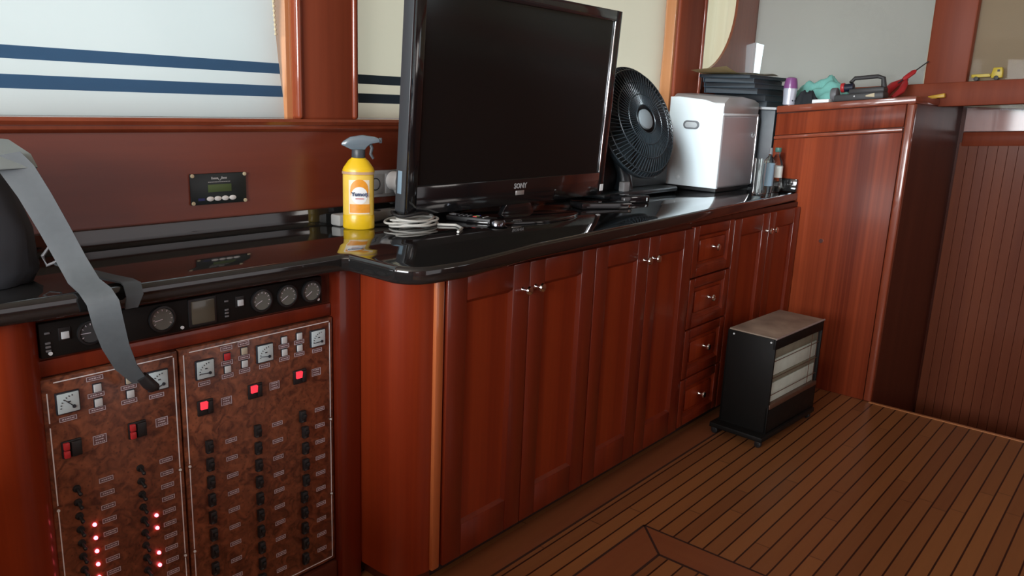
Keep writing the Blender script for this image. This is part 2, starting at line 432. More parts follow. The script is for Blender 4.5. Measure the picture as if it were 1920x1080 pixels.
ZC = 0.994          # worktop height
YW = 2.04           # inner face of the side wall
XT = 4.05           # face of the tall cabinet / floor edge
XS = 4.55           # windshield plane
XF = 5.06           # forward bulkhead
def ztop(y): return 1.484 - 0.106 * (y - 1.006)     # the tall cabinet's top falls towards the side wall (deck camber)


# ================================================================== SETTING
fl = MB().box(-2.6, XT, -2.6, 2.1, -0.03, 0.0); struct(fl, 'floor', MAT['floor'])
struct(MB().box(XT - 0.022, XT, -2.6, 1.006, 0.0, 0.004, 0.0015), 'trim_1', MAT['lit_wood'])  # bright lit edge of the floor, given by the tan colour
struct(MB().box(XT - 0.03, XF + 0.1, -2.6, 1.1, -0.75, -0.70), 'floor_companionway', MAT['carpet'])
struct(MB().box(XT - 0.03, XT - 0.0, -2.6, 1.1, -0.70, -0.03), 'wall_riser', MAT['dark_wood'])
# flush hatch frame in the floor (mitred)
hf = MB()
hf.prism([(-0.4, 1.201), (2.213, 1.201), (2.088, 1.072), (-0.4, 1.072)], 0.0, 0.0012)
struct(hf, 'floor_hatch_frame', MAT['teak'])
struct(MB().prism([(2.213, 1.201), (2.213, -0.6), (2.088, -0.6), (2.088, 1.072)], 0.0, 0.0012), 'floor_hatch_frame_across', MAT['teak_y'])
hs = MB()
for a, b in (((-0.4, 1.201), (2.213, 1.201)), ((-0.4, 1.072), (2.088, 1.072)), ((2.213, 1.201), (2.213, -0.6)), ((2.088, 1.072), (2.088, -0.6)), ((2.213, 1.201), (2.088, 1.072))):
    d = (Vector(b) - Vector(a)).normalized(); n = Vector((-d.y, d.x)) * 0.004
    A, Bq = Vector(a), Vector(b)
    hs.prism([tuple(A + n), tuple(Bq + n), tuple(Bq - n), tuple(A - n)], 0.0, 0.0016)
struct(hs, 'floor_hatch_seams', MAT['caulk'])
struct(MB().box(1.5, XT, 1.385, 1.50, 0.0, 0.0008), 'floor_margin_board', MAT['teak'])
struct(MB().box(1.0, XT, 1.377, 1.385, 0.0, 0.0010), 'floor_margin_seam', MAT['caulk'])

struct(MB().box(-2.7, XF + 0.1, -2.6, 2.3, 2.32, 2.36), 'ceiling', MAT['ceiling'])
# side wall: panel below the sill, mullions, head, arched corner
wb = MB()
wb.box(-2.6, 4.62, YW, YW + 0.10, -0.05, 1.316)
struct(wb, 'wall_back', MAT['wall_wood'])
WT = 2.12
struct(MB().box(-2.6, 4.62, YW, YW + 0.10, WT, 2.34), 'wall_back_head', MAT['frame_wood'])
struct(MB().box(1.425, 1.645, YW - 0.022, YW + 0.10, 1.312, WT, 0.012, seg=4), 'trim_2', MAT['pillar_wood'])
struct(MB().box(3.64, 3.905, YW - 0.022, YW + 0.10, 1.312, WT, 0.012, seg=4), 'trim_3', MAT['pillar_wood'])
# raised rounded edges of the pilaster between the windows
pe = MB()
for x in (1.433, 1.637): pe.box(x - 0.010, x + 0.010, YW - 0.032, YW, 1.316, WT, 0.0095, seg=4)
struct(pe, 'trim_4', MAT['frame_wood'])
pe = MB()
for x in (3.893,): pe.box(x - 0.012, x + 0.012, YW - 0.032, YW, 1.316, WT, 0.0095, seg=4)
struct(pe, 'trim_5', MAT['frame_wood'])
# corner panel with the window's rounded corner cut out (window_3)
pts = [(3.90, 1.52), (3.90, 1.585)] + [(x, z) for x, z in arc(3.93, 1.96, 0.38, -82, 0, 14)] + [(4.31, WT), (4.60, WT), (4.60, 1.30), (3.90, 1.30)]
struct(MB().prism(pts, YW, YW + 0.014, 'y'), 'wall_back_corner', MAT['frame_wood'])
struct(MB().box(-2.6, -0.6, YW, YW + 0.10, 1.316, WT), 'wall_back_aft', MAT['frame_wood'])
# jambs
struct(MB().box(1.405, 1.425, YW, YW + 0.10, 1.316, WT), 'trim_6', MAT['lit_wood'])
struct(MB().box(3.618, 3.64, YW - 0.008, YW + 0.10, 1.316, WT, 0.003), 'trim_7', MAT['lit_wood'])
# sill rail
sill = MB()
sill.prism([(YW, 1.318), (YW - 0.030, 1.316), (YW - 0.036, 1.308), (YW - 0.030, 1.299), (YW - 0.018, 1.296), (YW - 0.020, 1.288), (YW - 0.012, 1.280), (YW, 1.278)], -2.0, 4.0, 'x')
struct(sill, 'trim_8', MAT['frame_wood'])
struct(MB().box(-2.0, 1.425, YW, YW + 0.10, 1.300, 1.316), 'trim_9', MAT['frame_wood'])

# windows: frame + pane each
def window(name, x0, x1, z0, z1, y):
    w = bpy.data.objects.new(name, None); COL.objects.link(w); w['kind'] = 'structure'
    f = MB()
    f.box(x0, x1, y - 0.01, y + 0.012, z0, z0 + 0.02); f.box(x0, x1, y - 0.01, y + 0.012, z1 - 0.02, z1)
    f.box(x0, x0 + 0.02, y - 0.01, y + 0.012, z0, z1); f.box(x1 - 0.02, x1, y - 0.01, y + 0.012, z0, z1)
    o = f.build('window_frame', MAT['frame_wood']); o.parent = w
    p = MB().box(x0 + 0.005, x1 - 0.005, y - 0.002, y + 0.002, z0 + 0.005, z1 - 0.005).build('window_pane', MAT['pane']); p.parent = w
window('window_1', -0.6, 1.405, 1.316, WT, YW + 0.125)
window('window_2', 1.645, 3.618, 1.316, WT, YW + 0.125)
window('window_3', 3.905, 4.50, 1.45, WT, YW + 0.125)

# windshield (forward, athwartships)
def camber(y): return -0.075 * (y - 1.09)
ws = MB()
def wy(y0, y1, z0a, z1a, x0, x1, follow=True, bev=0.004):
    za, zb = (camber(y0), camber(y1)) if follow else (0, 0)
    return [(x0, y0, z0a + za), (x1, y0, z0a + za), (x1, y1, z0a + zb), (x0, y1, z0a + zb), (x0, y0, z1a + za), (x1, y0, z1a + za), (x1, y1, z1a + zb), (x0, y1, z1a + zb)]
ws.hexa(wy(-2.6, 2.06, 1.438, 1.553, XS - 0.06, XS + 0.06), 0.004)
struct(ws, 'trim_10', MAT['pillar_wood'])
struct(MB().hexa([(XS - 0.03, 0.907, 1.50), (XS + 0.05, 0.907, 1.50), (XS + 0.05, 1.098, 1.50), (XS - 0.03, 1.098, 1.50), (XS - 0.03, 0.907, 2.35), (XS + 0.05, 0.907, 2.35), (XS + 0.05, 1.105, 2.35), (XS - 0.03, 1.105, 2.35)], 0.008), 'trim_11', MAT['pillar_wood'])
struct(MB().box(XS - 0.03, XS + 0.06, -2.6, 2.06, 2.2, 2.35), 'trim_12', MAT['frame_wood'])
struct(MB().box(XS - 0.005, XS + 0.006, 1.096, 1.106, 1.55, 2.2), 'trim_13', MAT['cream'])
struct(MB().box(XS - 0.02, XS + 0.06, 2.045, 2.10, 1.4, 2.34), 'trim_14', MAT['pillar_wood'])
for nm, y0, y1 in (('window_4', 1.10, 2.05), ('window_5', -1.2, 0.905)):
    w = bpy.data.objects.new(nm, None); COL.objects.link(w); w['kind'] = 'structure'
    p = MB().box(XS + 0.012, XS + 0.016, y0, y1, 1.44, 2.21).build('window_pane', MAT['pane']); p.parent = w
# covers laid over the outside of the windshield glass
cv = MB().prism([(1.09, 1.475), (2.00, 1.475), (1.985, 1.755), (2.06, 1.775), (2.06, 2.25), (1.09, 2.25)], XS + 0.03, XS + 0.036, 'x')
o = solo(cv, 'windshield_cover', MAT['cover_grey'], 'grey cover over the windshield pane between the curved corner post and the wide wooden pillar', 'cover')
cv2 = MB().box(XS + 0.03, XS + 0.036, -1.2, 0.91, 1.45, 2.25)
o = solo(cv2, 'windshield_cover', MAT['cover_brown'], 'brownish cover over the windshield pane right of the pillar, behind the yellow toy truck', 'cover')

# forward bulkhead seen through the companionway, with grooved boarding
wr = MB()
wr.box(XF, XF + 0.05, -2.6, 1.05, -0.75, 1.56)
struct(wr, 'wall_right', MAT['dark_wood'])
bh = MB()
bd = lambda z0, z1, px, bev: bh.hexa([(XF - px, -2.0, z0 + 0.22), (XF, -2.0, z0 + 0.22), (XF, 0.985, z0), (XF - px, 0.985, z0), (XF - px, -2.0, z1 + 0.22), (XF, -2.0, z1 + 0.22), (XF, 0.985, z1), (XF - px, 0.985, z1)], bev)
bd(1.452, 1.481, 0.022, 0.008); bd(1.240, 1.318, 0.014, 0.006)
struct(bh, 'trim_15', MAT['frame_wood'])
bp = MB(); bd2 = [(XF - 0.006, -2.0, 1.318 + 0.2), (XF, -2.0, 1.318 + 0.2), (XF, 0.985, 1.322), (XF - 0.006, 0.985, 1.322), (XF - 0.006, -2.0, 1.66), (XF, -2.0, 1.66), (XF, 0.985, 1.45), (XF - 0.006, 0.985, 1.45)]
bp.hexa(bd2); struct(bp, 'wall_right_frieze', MAT['frame_wood'])
gb = MB(); y = 0.995
while y > -2.0:
    gb.box(XF - 0.010, XF, y - 0.0465, y - 0.0005, -0.7, 1.262 + (0.985 - y) * 0.073, 0.0008, seg=1); y -= 0.0475
struct(gb, 'wall_right_boarding', wood('bulkhead_boards', (0.15, 0.040, 0.020), (0.22, 0.064, 0.030), (30, 30, 0.9), coat=0.06, crough=0.16, spec=0.12, rough=0.4))
# walls behind the camera close the room
struct(MB().box(-2.7, -2.6, -2.6, 2.3, -0.05, 2.34), 'wall_left', MAT['frame_wood'])
struct(MB().box(-0.36, -0.30, -0.35, 2.03, 0.0, 1.0, 0.006), 'light_blocker', MAT['frame_wood'])     # unseen low wall added to keep light off the lower surfaces
struct(MB().box(-2.7, XF + 0.1, -2.7, -2.6, -0.75, 2.34), 'wall_front', MAT['frame_wood'])
struct(MB().box(XS + 0.061, XF + 0.1, -2.6, 1.1, 1.5, 1.58), 'ceiling_companionway', MAT['dark_wood'])


# ================================================================== BLINDS
def blind(label, x0, x1b, x1t, y, cloth, stripe, fold):
    r = thing('roman_blind', label, 'blind', ((x0 + x1b) / 2, y, 1.318), group=None)
    nx, nz = 60, 36
    def surf(u, v, off=0.0):
        z = 1.318 + v * (WT - 1.318 - 0.01)
        xr = x1b + (x1t - x1b) * min(1, (z - 1.318) / 0.33) if z < 1.65 else x1t
        x = x0 + u * (xr - x0)
        w = fold * (math.sin(u * 23 + v * 6) * 0.5 + math.sin(u * 11 - v * 9 + 1.0) * 0.7 + math.sin(v * 19 + u * 5) * 0.3)
        w *= min(1, v * 5 + 0.1)
        return Vector((x, y - w - off, z))
    def sheet(v0, v1, nv, off, th):
        t = bmesh.new(); G = [[t.verts.new(surf(i / nx, v0 + (v1 - v0) * j / nv, off)) for i in range(nx + 1)] for j in range(nv + 1)]
        for j in range(nv):
            for i in range(nx): t.faces.new((G[j][i], G[j][i + 1], G[j + 1][i + 1], G[j + 1][i]))
        b = MB(); b._add(t); return b
    sheet(0, 1, nz, 0, 0).build('cloth', cloth, r, ang=180)
    H = WT - 1.328
    for z0, z1 in ((1.442, 1.471), (1.377, 1.408)) if cloth is MAT['blind_white'] else ((1.426, 1.455), (1.366, 1.396)):
        sheet((z0 - 1.318) / H, (z1 - 1.318) / H, 2, 0.0012, 0).build('stripe', stripe, r, ang=180)['label'] = 'dark blue stripe'
    return r
b1 = blind('white roman blind with two blue stripes filling the window at the far left', -0.58, 1.409, 1.374, YW + 0.014, MAT['blind_white'], MAT['stripe_blue'], 0.006)
cord = MB()
for k in range(40): cord.ball((1.362 + 0.0009 * (k - 20) * -0.7, YW + 0.002, 1.55 + k * 0.0125), 0.0045, seg=8)
cord.tube([(1.374, YW + 0.002, 1.55), (1.34, YW + 0.002, 2.05)], 0.0012, 6)
cord.build('bead_cord', MAT['cream'], b1)
b2 = blind('cream roman blind with two navy stripes in the window behind the television', 1.652, 3.612, 3.612, YW + 0.045, MAT['blind_cream'], MAT['stripe_navy'], 0.002)
r = thing('cream_curtain', 'plain cream curtain in the round-cornered window above the ice maker', 'curtain', (4.1, YW + 0.075, 1.5))
cu = MB(); t = bmesh.new(); nx = 40
G = [[t.verts.new((3.90 + 0.6 * i / nx, YW + 0.075 - 0.014 * math.sin(i * 0.75 + 0.5) - 0.006 * math.sin(i * 0.31), z)) for i in range(nx + 1)] for z in (1.46, 1.7, 1.9, WT)]
for j in range(3):
    for i in range(nx): t.faces.new((G[j][i], G[j][i + 1], G[j + 1][i + 1], G[j + 1][i]))
cu._add(t); cu.build('cloth', cloth_mat('cream_curtain_cloth', (0.92, 0.77, 0.54), 0.58), r, ang=180)


# ================================================================== WORKTOP
top_out = [(0.0, 2.02), (0.0, 1.612), (0.45, 1.625), (1.262, 1.612), (1.275, 1.60)] + arc(1.355, 1.446, 0.085, 180, 262, 8) + \
    [(1.45, 1.352), (1.60, 1.372), (1.78, 1.398), (2.4, 1.428), (3.2, 1.462), (XT, 1.492), (XT, 1.655), (4.44, 1.655), (4.44, 2.02)]
root = thing('countertop', 'long black polished stone countertop, stepped out at its middle, along the side wall', 'countertop', (2.0, 1.8, ZC))
MB().prism(top_out, ZC - 0.046, ZC, 'z', rim=0.012).build('slab', MAT['granite'], root)
MB().box(0.0, 4.0, 2.02, YW, ZC - 0.04, 1.046, 0.0012).build('backsplash', MAT['granite'], root)
MB().box(XT - 0.022, XT - 0.001, 1.495, 1.655, ZC + 0.0005, 1.060, 0.004).build('end_upstand', MAT['granite'], root)

# ================================================================== CONSOLE with switch panels (left)
PY = 1.70
con = thing('console_cabinet', 'mahogany console cabinet carrying the two switch panels under the left countertop', 'cabinet', (0.9, 1.8, 0))
cb = MB(); cb.box(0.2, 1.30, PY + 0.004, 2.0, 0.0, ZC - 0.047)
cb.build('carcass', MAT['dark_wood'], con)
MB().box(1.292, 1.362, 1.66, PY + 0.02, 0.0, ZC - 0.047, 0.003).build('side_stile', MAT['mahog'], con)
MB().box(0.56, 1.292, PY - 0.02, PY + 0.01, 0.0, 0.078, 0.006).build('plinth', MAT['dark_wood'], con)
lp = MB(); lp.prism(arc(0.503, 1.735, 0.078, 180, 360, 16), 0.0, ZC - 0.047, 'z'); lp.build('rounded_pilaster', MAT['mahog_panel'], con)
MB().box(0.552, 0.562, PY - 0.012, PY + 0.01, 0.078, ZC - 0.1, 0.003).build('edge_strip', MAT['dark_wood'], con)
MB().box(0.562, 1.290, PY - 0.003, PY + 0.01, 0.812, 0.846, 0.002).build('rail', MAT['mahog'], con)

# shared small meshes -------------------------------------------------
def m_toggle():
    b = MB(); b.cyl((0, 0, 0), (0, -1, 0), 0.0085, 0.005, 16, 0.0075); b.cyl((0, -0.004, 0), (0, -1, -0.45), 0.0030, 0.016, 10, 0.0042); b.ball((0, -0.0185, -0.0065), 0.0046, seg=10)
    return b.mesh('toggle_switch', MAT['black'])
def m_breaker():
    b = MB(); b.box(-0.0085, 0.0085, -0.012, 0, -0.016, 0.016, 0.002); b.box(-0.005, 0.005, -0.019, -0.011, -0.002, 0.008, 0.001)
    b.box(-0.0075, -0.001, -0.0125, -0.0115, -0.014, -0.010, 0, 1)
    return b.mesh('toggle_switch', [MAT['black'], MAT['dark_grey']])
def m_plate(w, h, lines):
    b = MB(); t = 0.0012
    b.box(-w / 2, w / 2, -t, 0, -h / 2, h / 2, 0, 0)
    for z in (-h / 2 + 0.0004, h / 2 - 0.0004): b.box(-w / 2, w / 2, -t - 0.0005, -t, z - 0.0005, z + 0.0005, 0, 1)
    for x in (-w / 2 + 0.0004, w / 2 - 0.0004): b.box(x - 0.0005, x + 0.0005, -t - 0.0005, -t, -h / 2, h / 2, 0, 1)
    for k in range(lines):
        z = (k - (lines - 1) / 2) * h / (lines + 0.35); x = -w / 2 + 0.005
        while x < w / 2 - 0.006:
            l = random.uniform(0.002, 0.005); b.box(x, min(x + l, w / 2 - 0.004), -t - 0.0005, -t, z - 0.0011, z + 0.0011, 0, 1); x += l + 0.0014
    return b.mesh('label_plate', [MAT['label'], MAT['outline']])
def m_button(mat):
    b = MB(); b.box(-0.0095, 0.0095, -0.003, 0, -0.0105, 0.0105, 0.001, 1); b.box(-0.0078, 0.0078, -0.006, -0.002, -0.0085, 0.0085, 0.0012, 0)
    return b.mesh('push_button', [mat, MAT['ink']])
def m_rocker(lit):
    b = MB(); b.box(-0.020, 0.020, -0.006, 0, -0.019, 0.019, 0.002, 0)
    if lit: b.hexa([(-0.014, -0.006, -0.002), (0.002, -0.006, -0.002), (0.002, -0.004, 0.016), (-0.014, -0.004, 0.016), (-0.014, -0.011, -0.002), (0.002, -0.011, -0.002), (0.002, -0.014, 0.016), (-0.014, -0.014, 0.016)], 0, 1); b.box(0.004, 0.016, -0.012, -0.005, -0.015, 0.015, 0.002, 0)
    else:
        b.box(-0.018, -0.006, -0.013, -0.005, 0.001, 0.017, 0.002, 1); b.box(-0.018, -0.006, -0.013, -0.005, -0.017, -0.001, 0.002, 1)
        b.box(-0.003, 0.018, -0.013, -0.005, -0.017, 0.017, 0.003, 0)
    return b.mesh('rocker_switch', [MAT['black'], MAT['red_lit'] if lit else MAT['red_plastic']])
def m_led():
    b = MB(); b.lathe([(0.0042, 0), (0.0042, 0.003), (0.003, 0.0055), (0, 0.0065)], d=(0, -1, 0), seg=12); return b.mesh('indicator_light', MAT['led'])
TOG, BRK, LBL, LBL2, RKD, RKL, LED = m_toggle(), m_breaker(), m_plate(0.030, 0.0105, 1), m_plate(0.028, 0.020, 3), m_rocker(False), m_rocker(True), m_led()
LBLW = m_plate(0.034, 0.0095, 1)
BTW, BTR, BTC = m_button(MAT['offwhite']), m_button(MAT['red_plastic']), m_button(plain('cream_button', (0.50, 0.46, 0.36), 0.4))
def meter(root, x, z, ang, dark=False):
    b = MB(); b.box(-0.0235, 0.0235, -0.007, 0, -0.0235, 0.0235, 0.0015, 1); b.box(-0.0212, 0.0212, -0.0085, -0.006, -0.0212, 0.0212, 0.001, 0)
    o = part('meter', b.mesh('meter', [MAT['meter_face'], MAT['ink']]), root, (x, PY - 0.0135 - root.location.y, z - root.location.z))
    o.location.x = x - root.location.x
    n = MB(); c = (0.010, -0.0092, -0.010)
    for k in range(7):
        a = math.radians(95 + k * 14); n.box(-0.0009, 0.0009, -0.0093, -0.0086, 0, 0.003, mat=Matrix.Translation((c[0] + 0.024 * math.cos(a), 0, c[2] + 0.024 * math.sin(a))) @ Matrix.Rotation(-(a - PI / 2), 4, 'Y'))
    n.box(-0.002, 0.004, -0.0093, -0.0086, 0.001, 0.0035)
    n.build('scale_marks', MAT['ink'], o, world=False)
    n = MB(); a = math.radians(ang); L = 0.026
    n.tube([(c[0], -0.0096, c[2]), (c[0] + L * math.cos(a), -0.0096, c[2] + L * math.sin(a))], [0.0012, 0.0007], 6); n.cyl((c[0], -0.0088, c[2]), (0, -1, 0), 0.0038, 0.0016, 12)
    n.build('needle', MAT['ink'], o, world=False)

def panel(label, x0, x1, z0, z1):
    r = thing('switch_panel', label, 'switch panel', ((x0 + x1) / 2, PY, z0))
    MB().box(x0, x1, PY - 0.013, PY + 0.004, z0, z1, 0.003).build('panel_board', MAT['burl'], r)
    b = MB(); y0, y1 = PY - 0.0138, PY - 0.0128; i = 0.010; w = 0.0022
    H = z1 - z0
    for x in (x0 + i, x1 - i):
        segs = [(z1 - i - 0.02, z1 - i - 0.085), (z1 - i - 0.095, z1 - i - 0.27), (z1 - i - 0.28, z1 - i - 0.455), (z1 - i - 0.465, z0 + i)]
        if x < 0.9 and x > 0.7 or x > 0.86: segs = [(z1 - i - 0.004, z1 - i - 0.275), (z1 - i - 0.287, z1 - i - 0.5), (z1 - i - 0.512, z0 + i)]
        for a, c in segs: b.box(x - w / 2, x + w / 2, y0, y1, c, a)
    for z in (z1 - i, z0 + i):
        b.box(x0 + i + 0.014, x1 - i - 0.002, y0, y1, z - w / 2, z + w / 2)
    b.build('inlay_line', MAT['inlay'], r)
    for x in (x0 + i, x1 - i):
        for z in (z1 - i - 0.281, z1 - i - 0.506): MB().cyl((x, PY - 0.0125, z), (0, -1, 0), 0.0032, 0.003, 12).build('screw', MAT['steel'], r)
    return r
def put(r, name, me, x, z): return part(name, me, r, (x - r.location.x, -0.013, z - r.location.z))

pl = panel('burl veneer switch panel with two toggle columns and small red lights, leftmost', 0.5645, 0.8525, 0.085, 0.8095)
meter(pl, 0.611, 0.753, 135); meter(pl, 0.802, 0.753, 200)
for x, z, m in ((0.672, 0.768, BTW), (0.672, 0.735, BTW), (0.740, 0.769, BTC), (0.740, 0.736, BTW)): put(pl, 'push_button', m, x, z)
for x, z in ((0.610, 0.716), (0.669, 0.790), (0.669, 0.7525), (0.669, 0.7195), (0.738, 0.7525), (0.737, 0.7195), (0.798, 0.716)): put(pl, 'label_plate', LBLW, x, z)
for x in (0.611, 0.749): put(pl, 'rocker_switch', RKD, x, 0.650)
for x in (0.669, 0.806): put(pl, 'label_plate', LBL2, x, 0.651)
for k in range(14):
    z = 0.555 - k * 0.0322
    if z < 0.11: break
    put(pl, 'toggle_switch', TOG, 0.614, z); put(pl, 'toggle_switch', TOG, 0.750, z)
    put(pl, 'label_plate', LBL, 0.675, z); put(pl, 'label_plate', LBL, 0.810, z)
    if k >= 3 and k < 9: put(pl, 'indicator_light', LED, 0.643, z)
    if k in (4, 5, 7, 8): put(pl, 'indicator_light', LED, 0.779, z)

pr = panel('burl veneer switch panel with three breaker columns and three glowing red rockers', 0.8565, 1.2875, 0.085, 0.8095)
meter(pr, 0.915, 0.752, 176); meter(pr, 1.076, 0.756, 172); meter(pr, 1.236, 0.762, 182)
for x, z, m in ((0.974, 0.769, BTR), (1.020, 0.773, BTC), (0.974, 0.737, BTW), (1.020, 0.740, BTW), (1.134, 0.777, BTW), (1.134, 0.744, BTW), (1.180, 0.778, BTW), (1.180, 0.746, BTW)): put(pr, 'push_button', m, x, z)
for x, z in ((0.913, 0.716), (0.974, 0.790), (1.020, 0.7915), (0.974, 0.753), (1.020, 0.7565), (0.974, 0.720), (1.020, 0.722), (1.076, 0.721), (1.134, 0.7605), (1.134, 0.727), (1.180, 0.762), (1.180, 0.729), (1.236, 0.727)): put(pr, 'label_plate', LBL, x, z)
for x, z in ((0.912, 0.657), (1.046, 0.663), (1.179, 0.668)): put(pr, 'rocker_switch', RKL, x, z)
for x, z in ((0.968, 0.657), (1.103, 0.662), (1.232, 0.667)): put(pr, 'label_plate', LBL2, x, z)
for k in range(10):
    z = 0.5555 - k * 0.0470
    put(pr, 'toggle_switch', BRK, 0.9155, z); put(pr, 'toggle_switch', BRK, 1.0475, z); put(pr, 'toggle_switch', BRK, 1.183 if k not in (1, 2, 3, 4) else 1.190, z)
    put(pr, 'label_plate', LBL, 0.976, z - 0.004); put(pr, 'label_plate', LBL, 1.108, z); put(pr, 'label_plate', LBL, 1.241, z + 0.003)

# gauge strip -----------------------------------------------------------
gs = thing('gauge_strip', 'long black strip of round gauges and small buttons set between countertop and switch panels', 'gauge strip', (0.91, PY, 0.853))
MB().box(0.572, 1.256, PY - 0.012, PY + 0.004, 0.853, 0.926, 0.002).build('strip_plate', MAT['heater_black'], gs)  # extra dark material carries the shadow under the countertop
for gx, rad, mm in ((0.668, 0.026, 'gauge_face'), (0.822, 0.030, 'gauge_face'), (1.074, 0.029, 'gauge_face'), (1.148, 0.029, 'gauge_face'), (1.221, 0.029, 'gauge_face')):
    b = MB(); b.lathe([(0, 0.004), (rad * 0.82, 0.004), (rad * 0.86, 0.007), (rad, 0.006), (rad, 0)], d=(0, -1, 0), seg=36)
    g = part('round_gauge', b.mesh('round_gauge', MAT['black']), gs, (gx - gs.location.x, -0.012, 0.891 - gs.location.z))
    MB().cyl((0, -0.0041, 0), (0, -1, 0), rad * 0.81, 0.0006, 32).build('dial_face', plain('gauge_dial', (0.13, 0.14, 0.125), 0.3, coat=0.4) if gx > 0.7 else MAT['dark_grey'], g, world=False)
    n = MB()
    for k in range(9):
        a = math.radians(-30 + k * 30); n.box(-0.0007, 0.0007, -0.0054, -0.0046, 0, 0.004, mat=Matrix.Translation((rad * 0.62 * math.cos(a), 0, rad * 0.62 * math.sin(a))) @ Matrix.Rotation(-(a - PI / 2), 4, 'Y'))
    a = math.radians(140 + gx * 60); n.tube([(0, -0.0052, 0), (rad * 0.6 * math.cos(a), -0.0052, rad * 0.6 * math.sin(a))], 0.0008, 6)
    n.build('scale_marks', MAT['outline'], g, world=False)
b = MB(); b.box(0.884, 0.953, PY - 0.016, PY - 0.010, 0.858, 0.925, 0.003); sq = b.build('square_gauge', MAT['black'], gs)
MB().box(0.890, 0.947, PY - 0.0175, PY - 0.015, 0.864, 0.919, 0.002).build('gauge_face', MAT['gauge_square'], sq)
for x in (0.619, 1.016):
    b = MB(); b.box(x - 0.012, x + 0.012, PY - 0.014, PY - 0.01, 0.884, 0.912, 0.002, 1); b.box(x - 0.0075, x + 0.0075, PY - 0.017, PY - 0.013, 0.888, 0.903, 0.001, 0)
    b.build('push_button', [MAT['offwhite'], MAT['black']], gs)
for x in (0.586, 0.980):
    b = MB()
    for k, z in enumerate((0.905, 0.884, 0.876, 0.868)): b.box(x - 0.005, x + 0.005, PY - 0.0145, PY - 0.0115, z - 0.0022, z + 0.0022, 0.0008, 0)
    b.build('key_switch', MAT['grey'], gs)
for x, z in ((0.589, 0.862), (0.868, 0.862), (1.243, 0.866)):
    MB().cyl((x, PY - 0.0115, z), (0, -1, 0), 0.004, 0.003, 12).build('screw', MAT['steel'], gs)

# ================================================================== BASE CABINETS under the main countertop
FY = 1.484
cc = thing('corner_cabinet', 'rounded mahogany corner cabinet carrying the stepped-out end of the countertop', 'cabinet', (1.42, 1.6, 0))
pts = [(1.364, 1.72), (1.364, 1.66)] + arc(1.464, 1.584, 0.10, 180, 270, 14) + [(1.502, 1.484), (1.502, 1.98), (1.364, 1.98)]
MB().prism(pts, 0.05, ZC - 0.047, 'z').build('rounded_body', MAT['mahog_panel'], cc)
pts2 = [(1.392, 1.72)] + arc(1.474, 1.600, 0.085, 180, 270, 10) + [(1.50, 1.515), (1.50, 1.95), (1.392, 1.95)]
MB().prism(pts2, 0.0, 0.05, 'z').build('plinth', MAT['dark_wood'], cc)
MB().box(1.468, 1.499, FY - 0.012, FY + 0.01, 0.05, ZC - 0.05, 0.005).build('edge_bead', MAT['lit_bead_wood'], cc)['label'] = 'orange-brown edge bead'

def m_knob():
    b = MB(); b.lathe([(0.008, 0), (0.0055, 0.004), (0.0045, 0.014), (0.012, 0.020), (0.0145, 0.026), (0.012, 0.031), (0, 0.033)], d=(0, -1, 0), seg=20)
    return b.mesh('knob', MAT['chrome'])
KNOB = m_knob()
def m_panelled(w, h, st, top, bot, raised=False):
    """raised frame-and-panel front, origin at lower-left, facing -y"""
    b = MB(); t = 0.018
    b.box(0, st, -t, 0, 0, h, 0.003); b.box(w - st, w, -t, 0, 0, h, 0.003)
    b.box(st, w - st, -t, 0, 0, bot, 0.003); b.box(st, w - st, -t, 0, h - top, h, 0.003)
    b.box(st, w - st, -0.006, 0, bot, h - top, 0, 1)
    # sloped inner moulding
    x0, x1, z0, z1, m = st, w - st, bot, h - top, 0.010
    def quad(a, c, d, e):
        tt = bmesh.new(); tt.faces.new([tt.verts.new(p) for p in (a, c, d, e)]); b._add(tt, 0)
    quad((x0, -t + 0.002, z0), (x0 + m, -0.006, z0 + m), (x0 + m, -0.006, z1 - m), (x0, -t + 0.002, z1))
    quad((x1, -t + 0.002, z1), (x1 - m, -0.006, z1 - m), (x1 - m, -0.006, z0 + m), (x1, -t + 0.002, z0))
    quad((x0, -t + 0.002, z1), (x0 + m, -0.006, z1 - m), (x1 - m, -0.006, z1 - m), (x1, -t + 0.002, z1))
    quad((x0, -t + 0.002, z0), (x1, -t + 0.002, z0), (x1 - m, -0.006, z0 + m), (x0 + m, -0.006, z0 + m))
    if raised: b.box(x0 + 0.022, x1 - 0.022, -0.013, -0.005, z0 + 0.022, z1 - 0.022, 0.006, 1)
    return b.mesh('front', [MAT['mahog'], MAT['mahog_panel']])

def base_unit(label, x0, x1, doors=True):
    r = thing('base_cabinet', label, 'cabinet', ((x0 + x1) / 2, 1.72, 0))
    b = MB(); b.box(x0, x1, FY + 0.0, 1.98, 0.055, ZC - 0.047)
    b.build('carcass', MAT['dark_wood'], r)
    MB().box(x0, x1, FY + 0.035, FY + 0.06, 0.0, 0.055).build('toe_kick', MAT['carpet'], r)
    if doors:
        w = (x1 - x0) / 2 - 0.003; me = m_panelled(w, 0.868, 0.075, 0.075, 0.105)
        for k, xx in enumerate((x0 + 0.0015, (x0 + x1) / 2 + 0.0015)):
            d = part('door', me, r, (xx - r.location.x, FY - 1.72 - 0.001, 0.055))
            part('knob', KNOB, d, (w - 0.030 if k == 0 else 0.030, -0.018, 0.787))
    else:
        w = x1 - x0 - 0.004; z = 0.060
        for k in range(4):
            h = 0.212; me = DRW
            d = part('drawer', me, r, (x0 + 0.002 - r.location.x, FY - 1.72 - 0.001, z))
            part('knob', KNOB, d, (w / 2, -0.014, h * 0.53)); z += 0.2185
    return r
DRW = m_panelled(0.366, 0.212, 0.045, 0.038, 0.038, True)
base_unit('double-door mahogany cabinet next to the rounded corner cabinet, under the television', 1.503, 2.208)
base_unit('double-door mahogany cabinet between the first double doors and the stack of drawers', 2.210, 2.905)
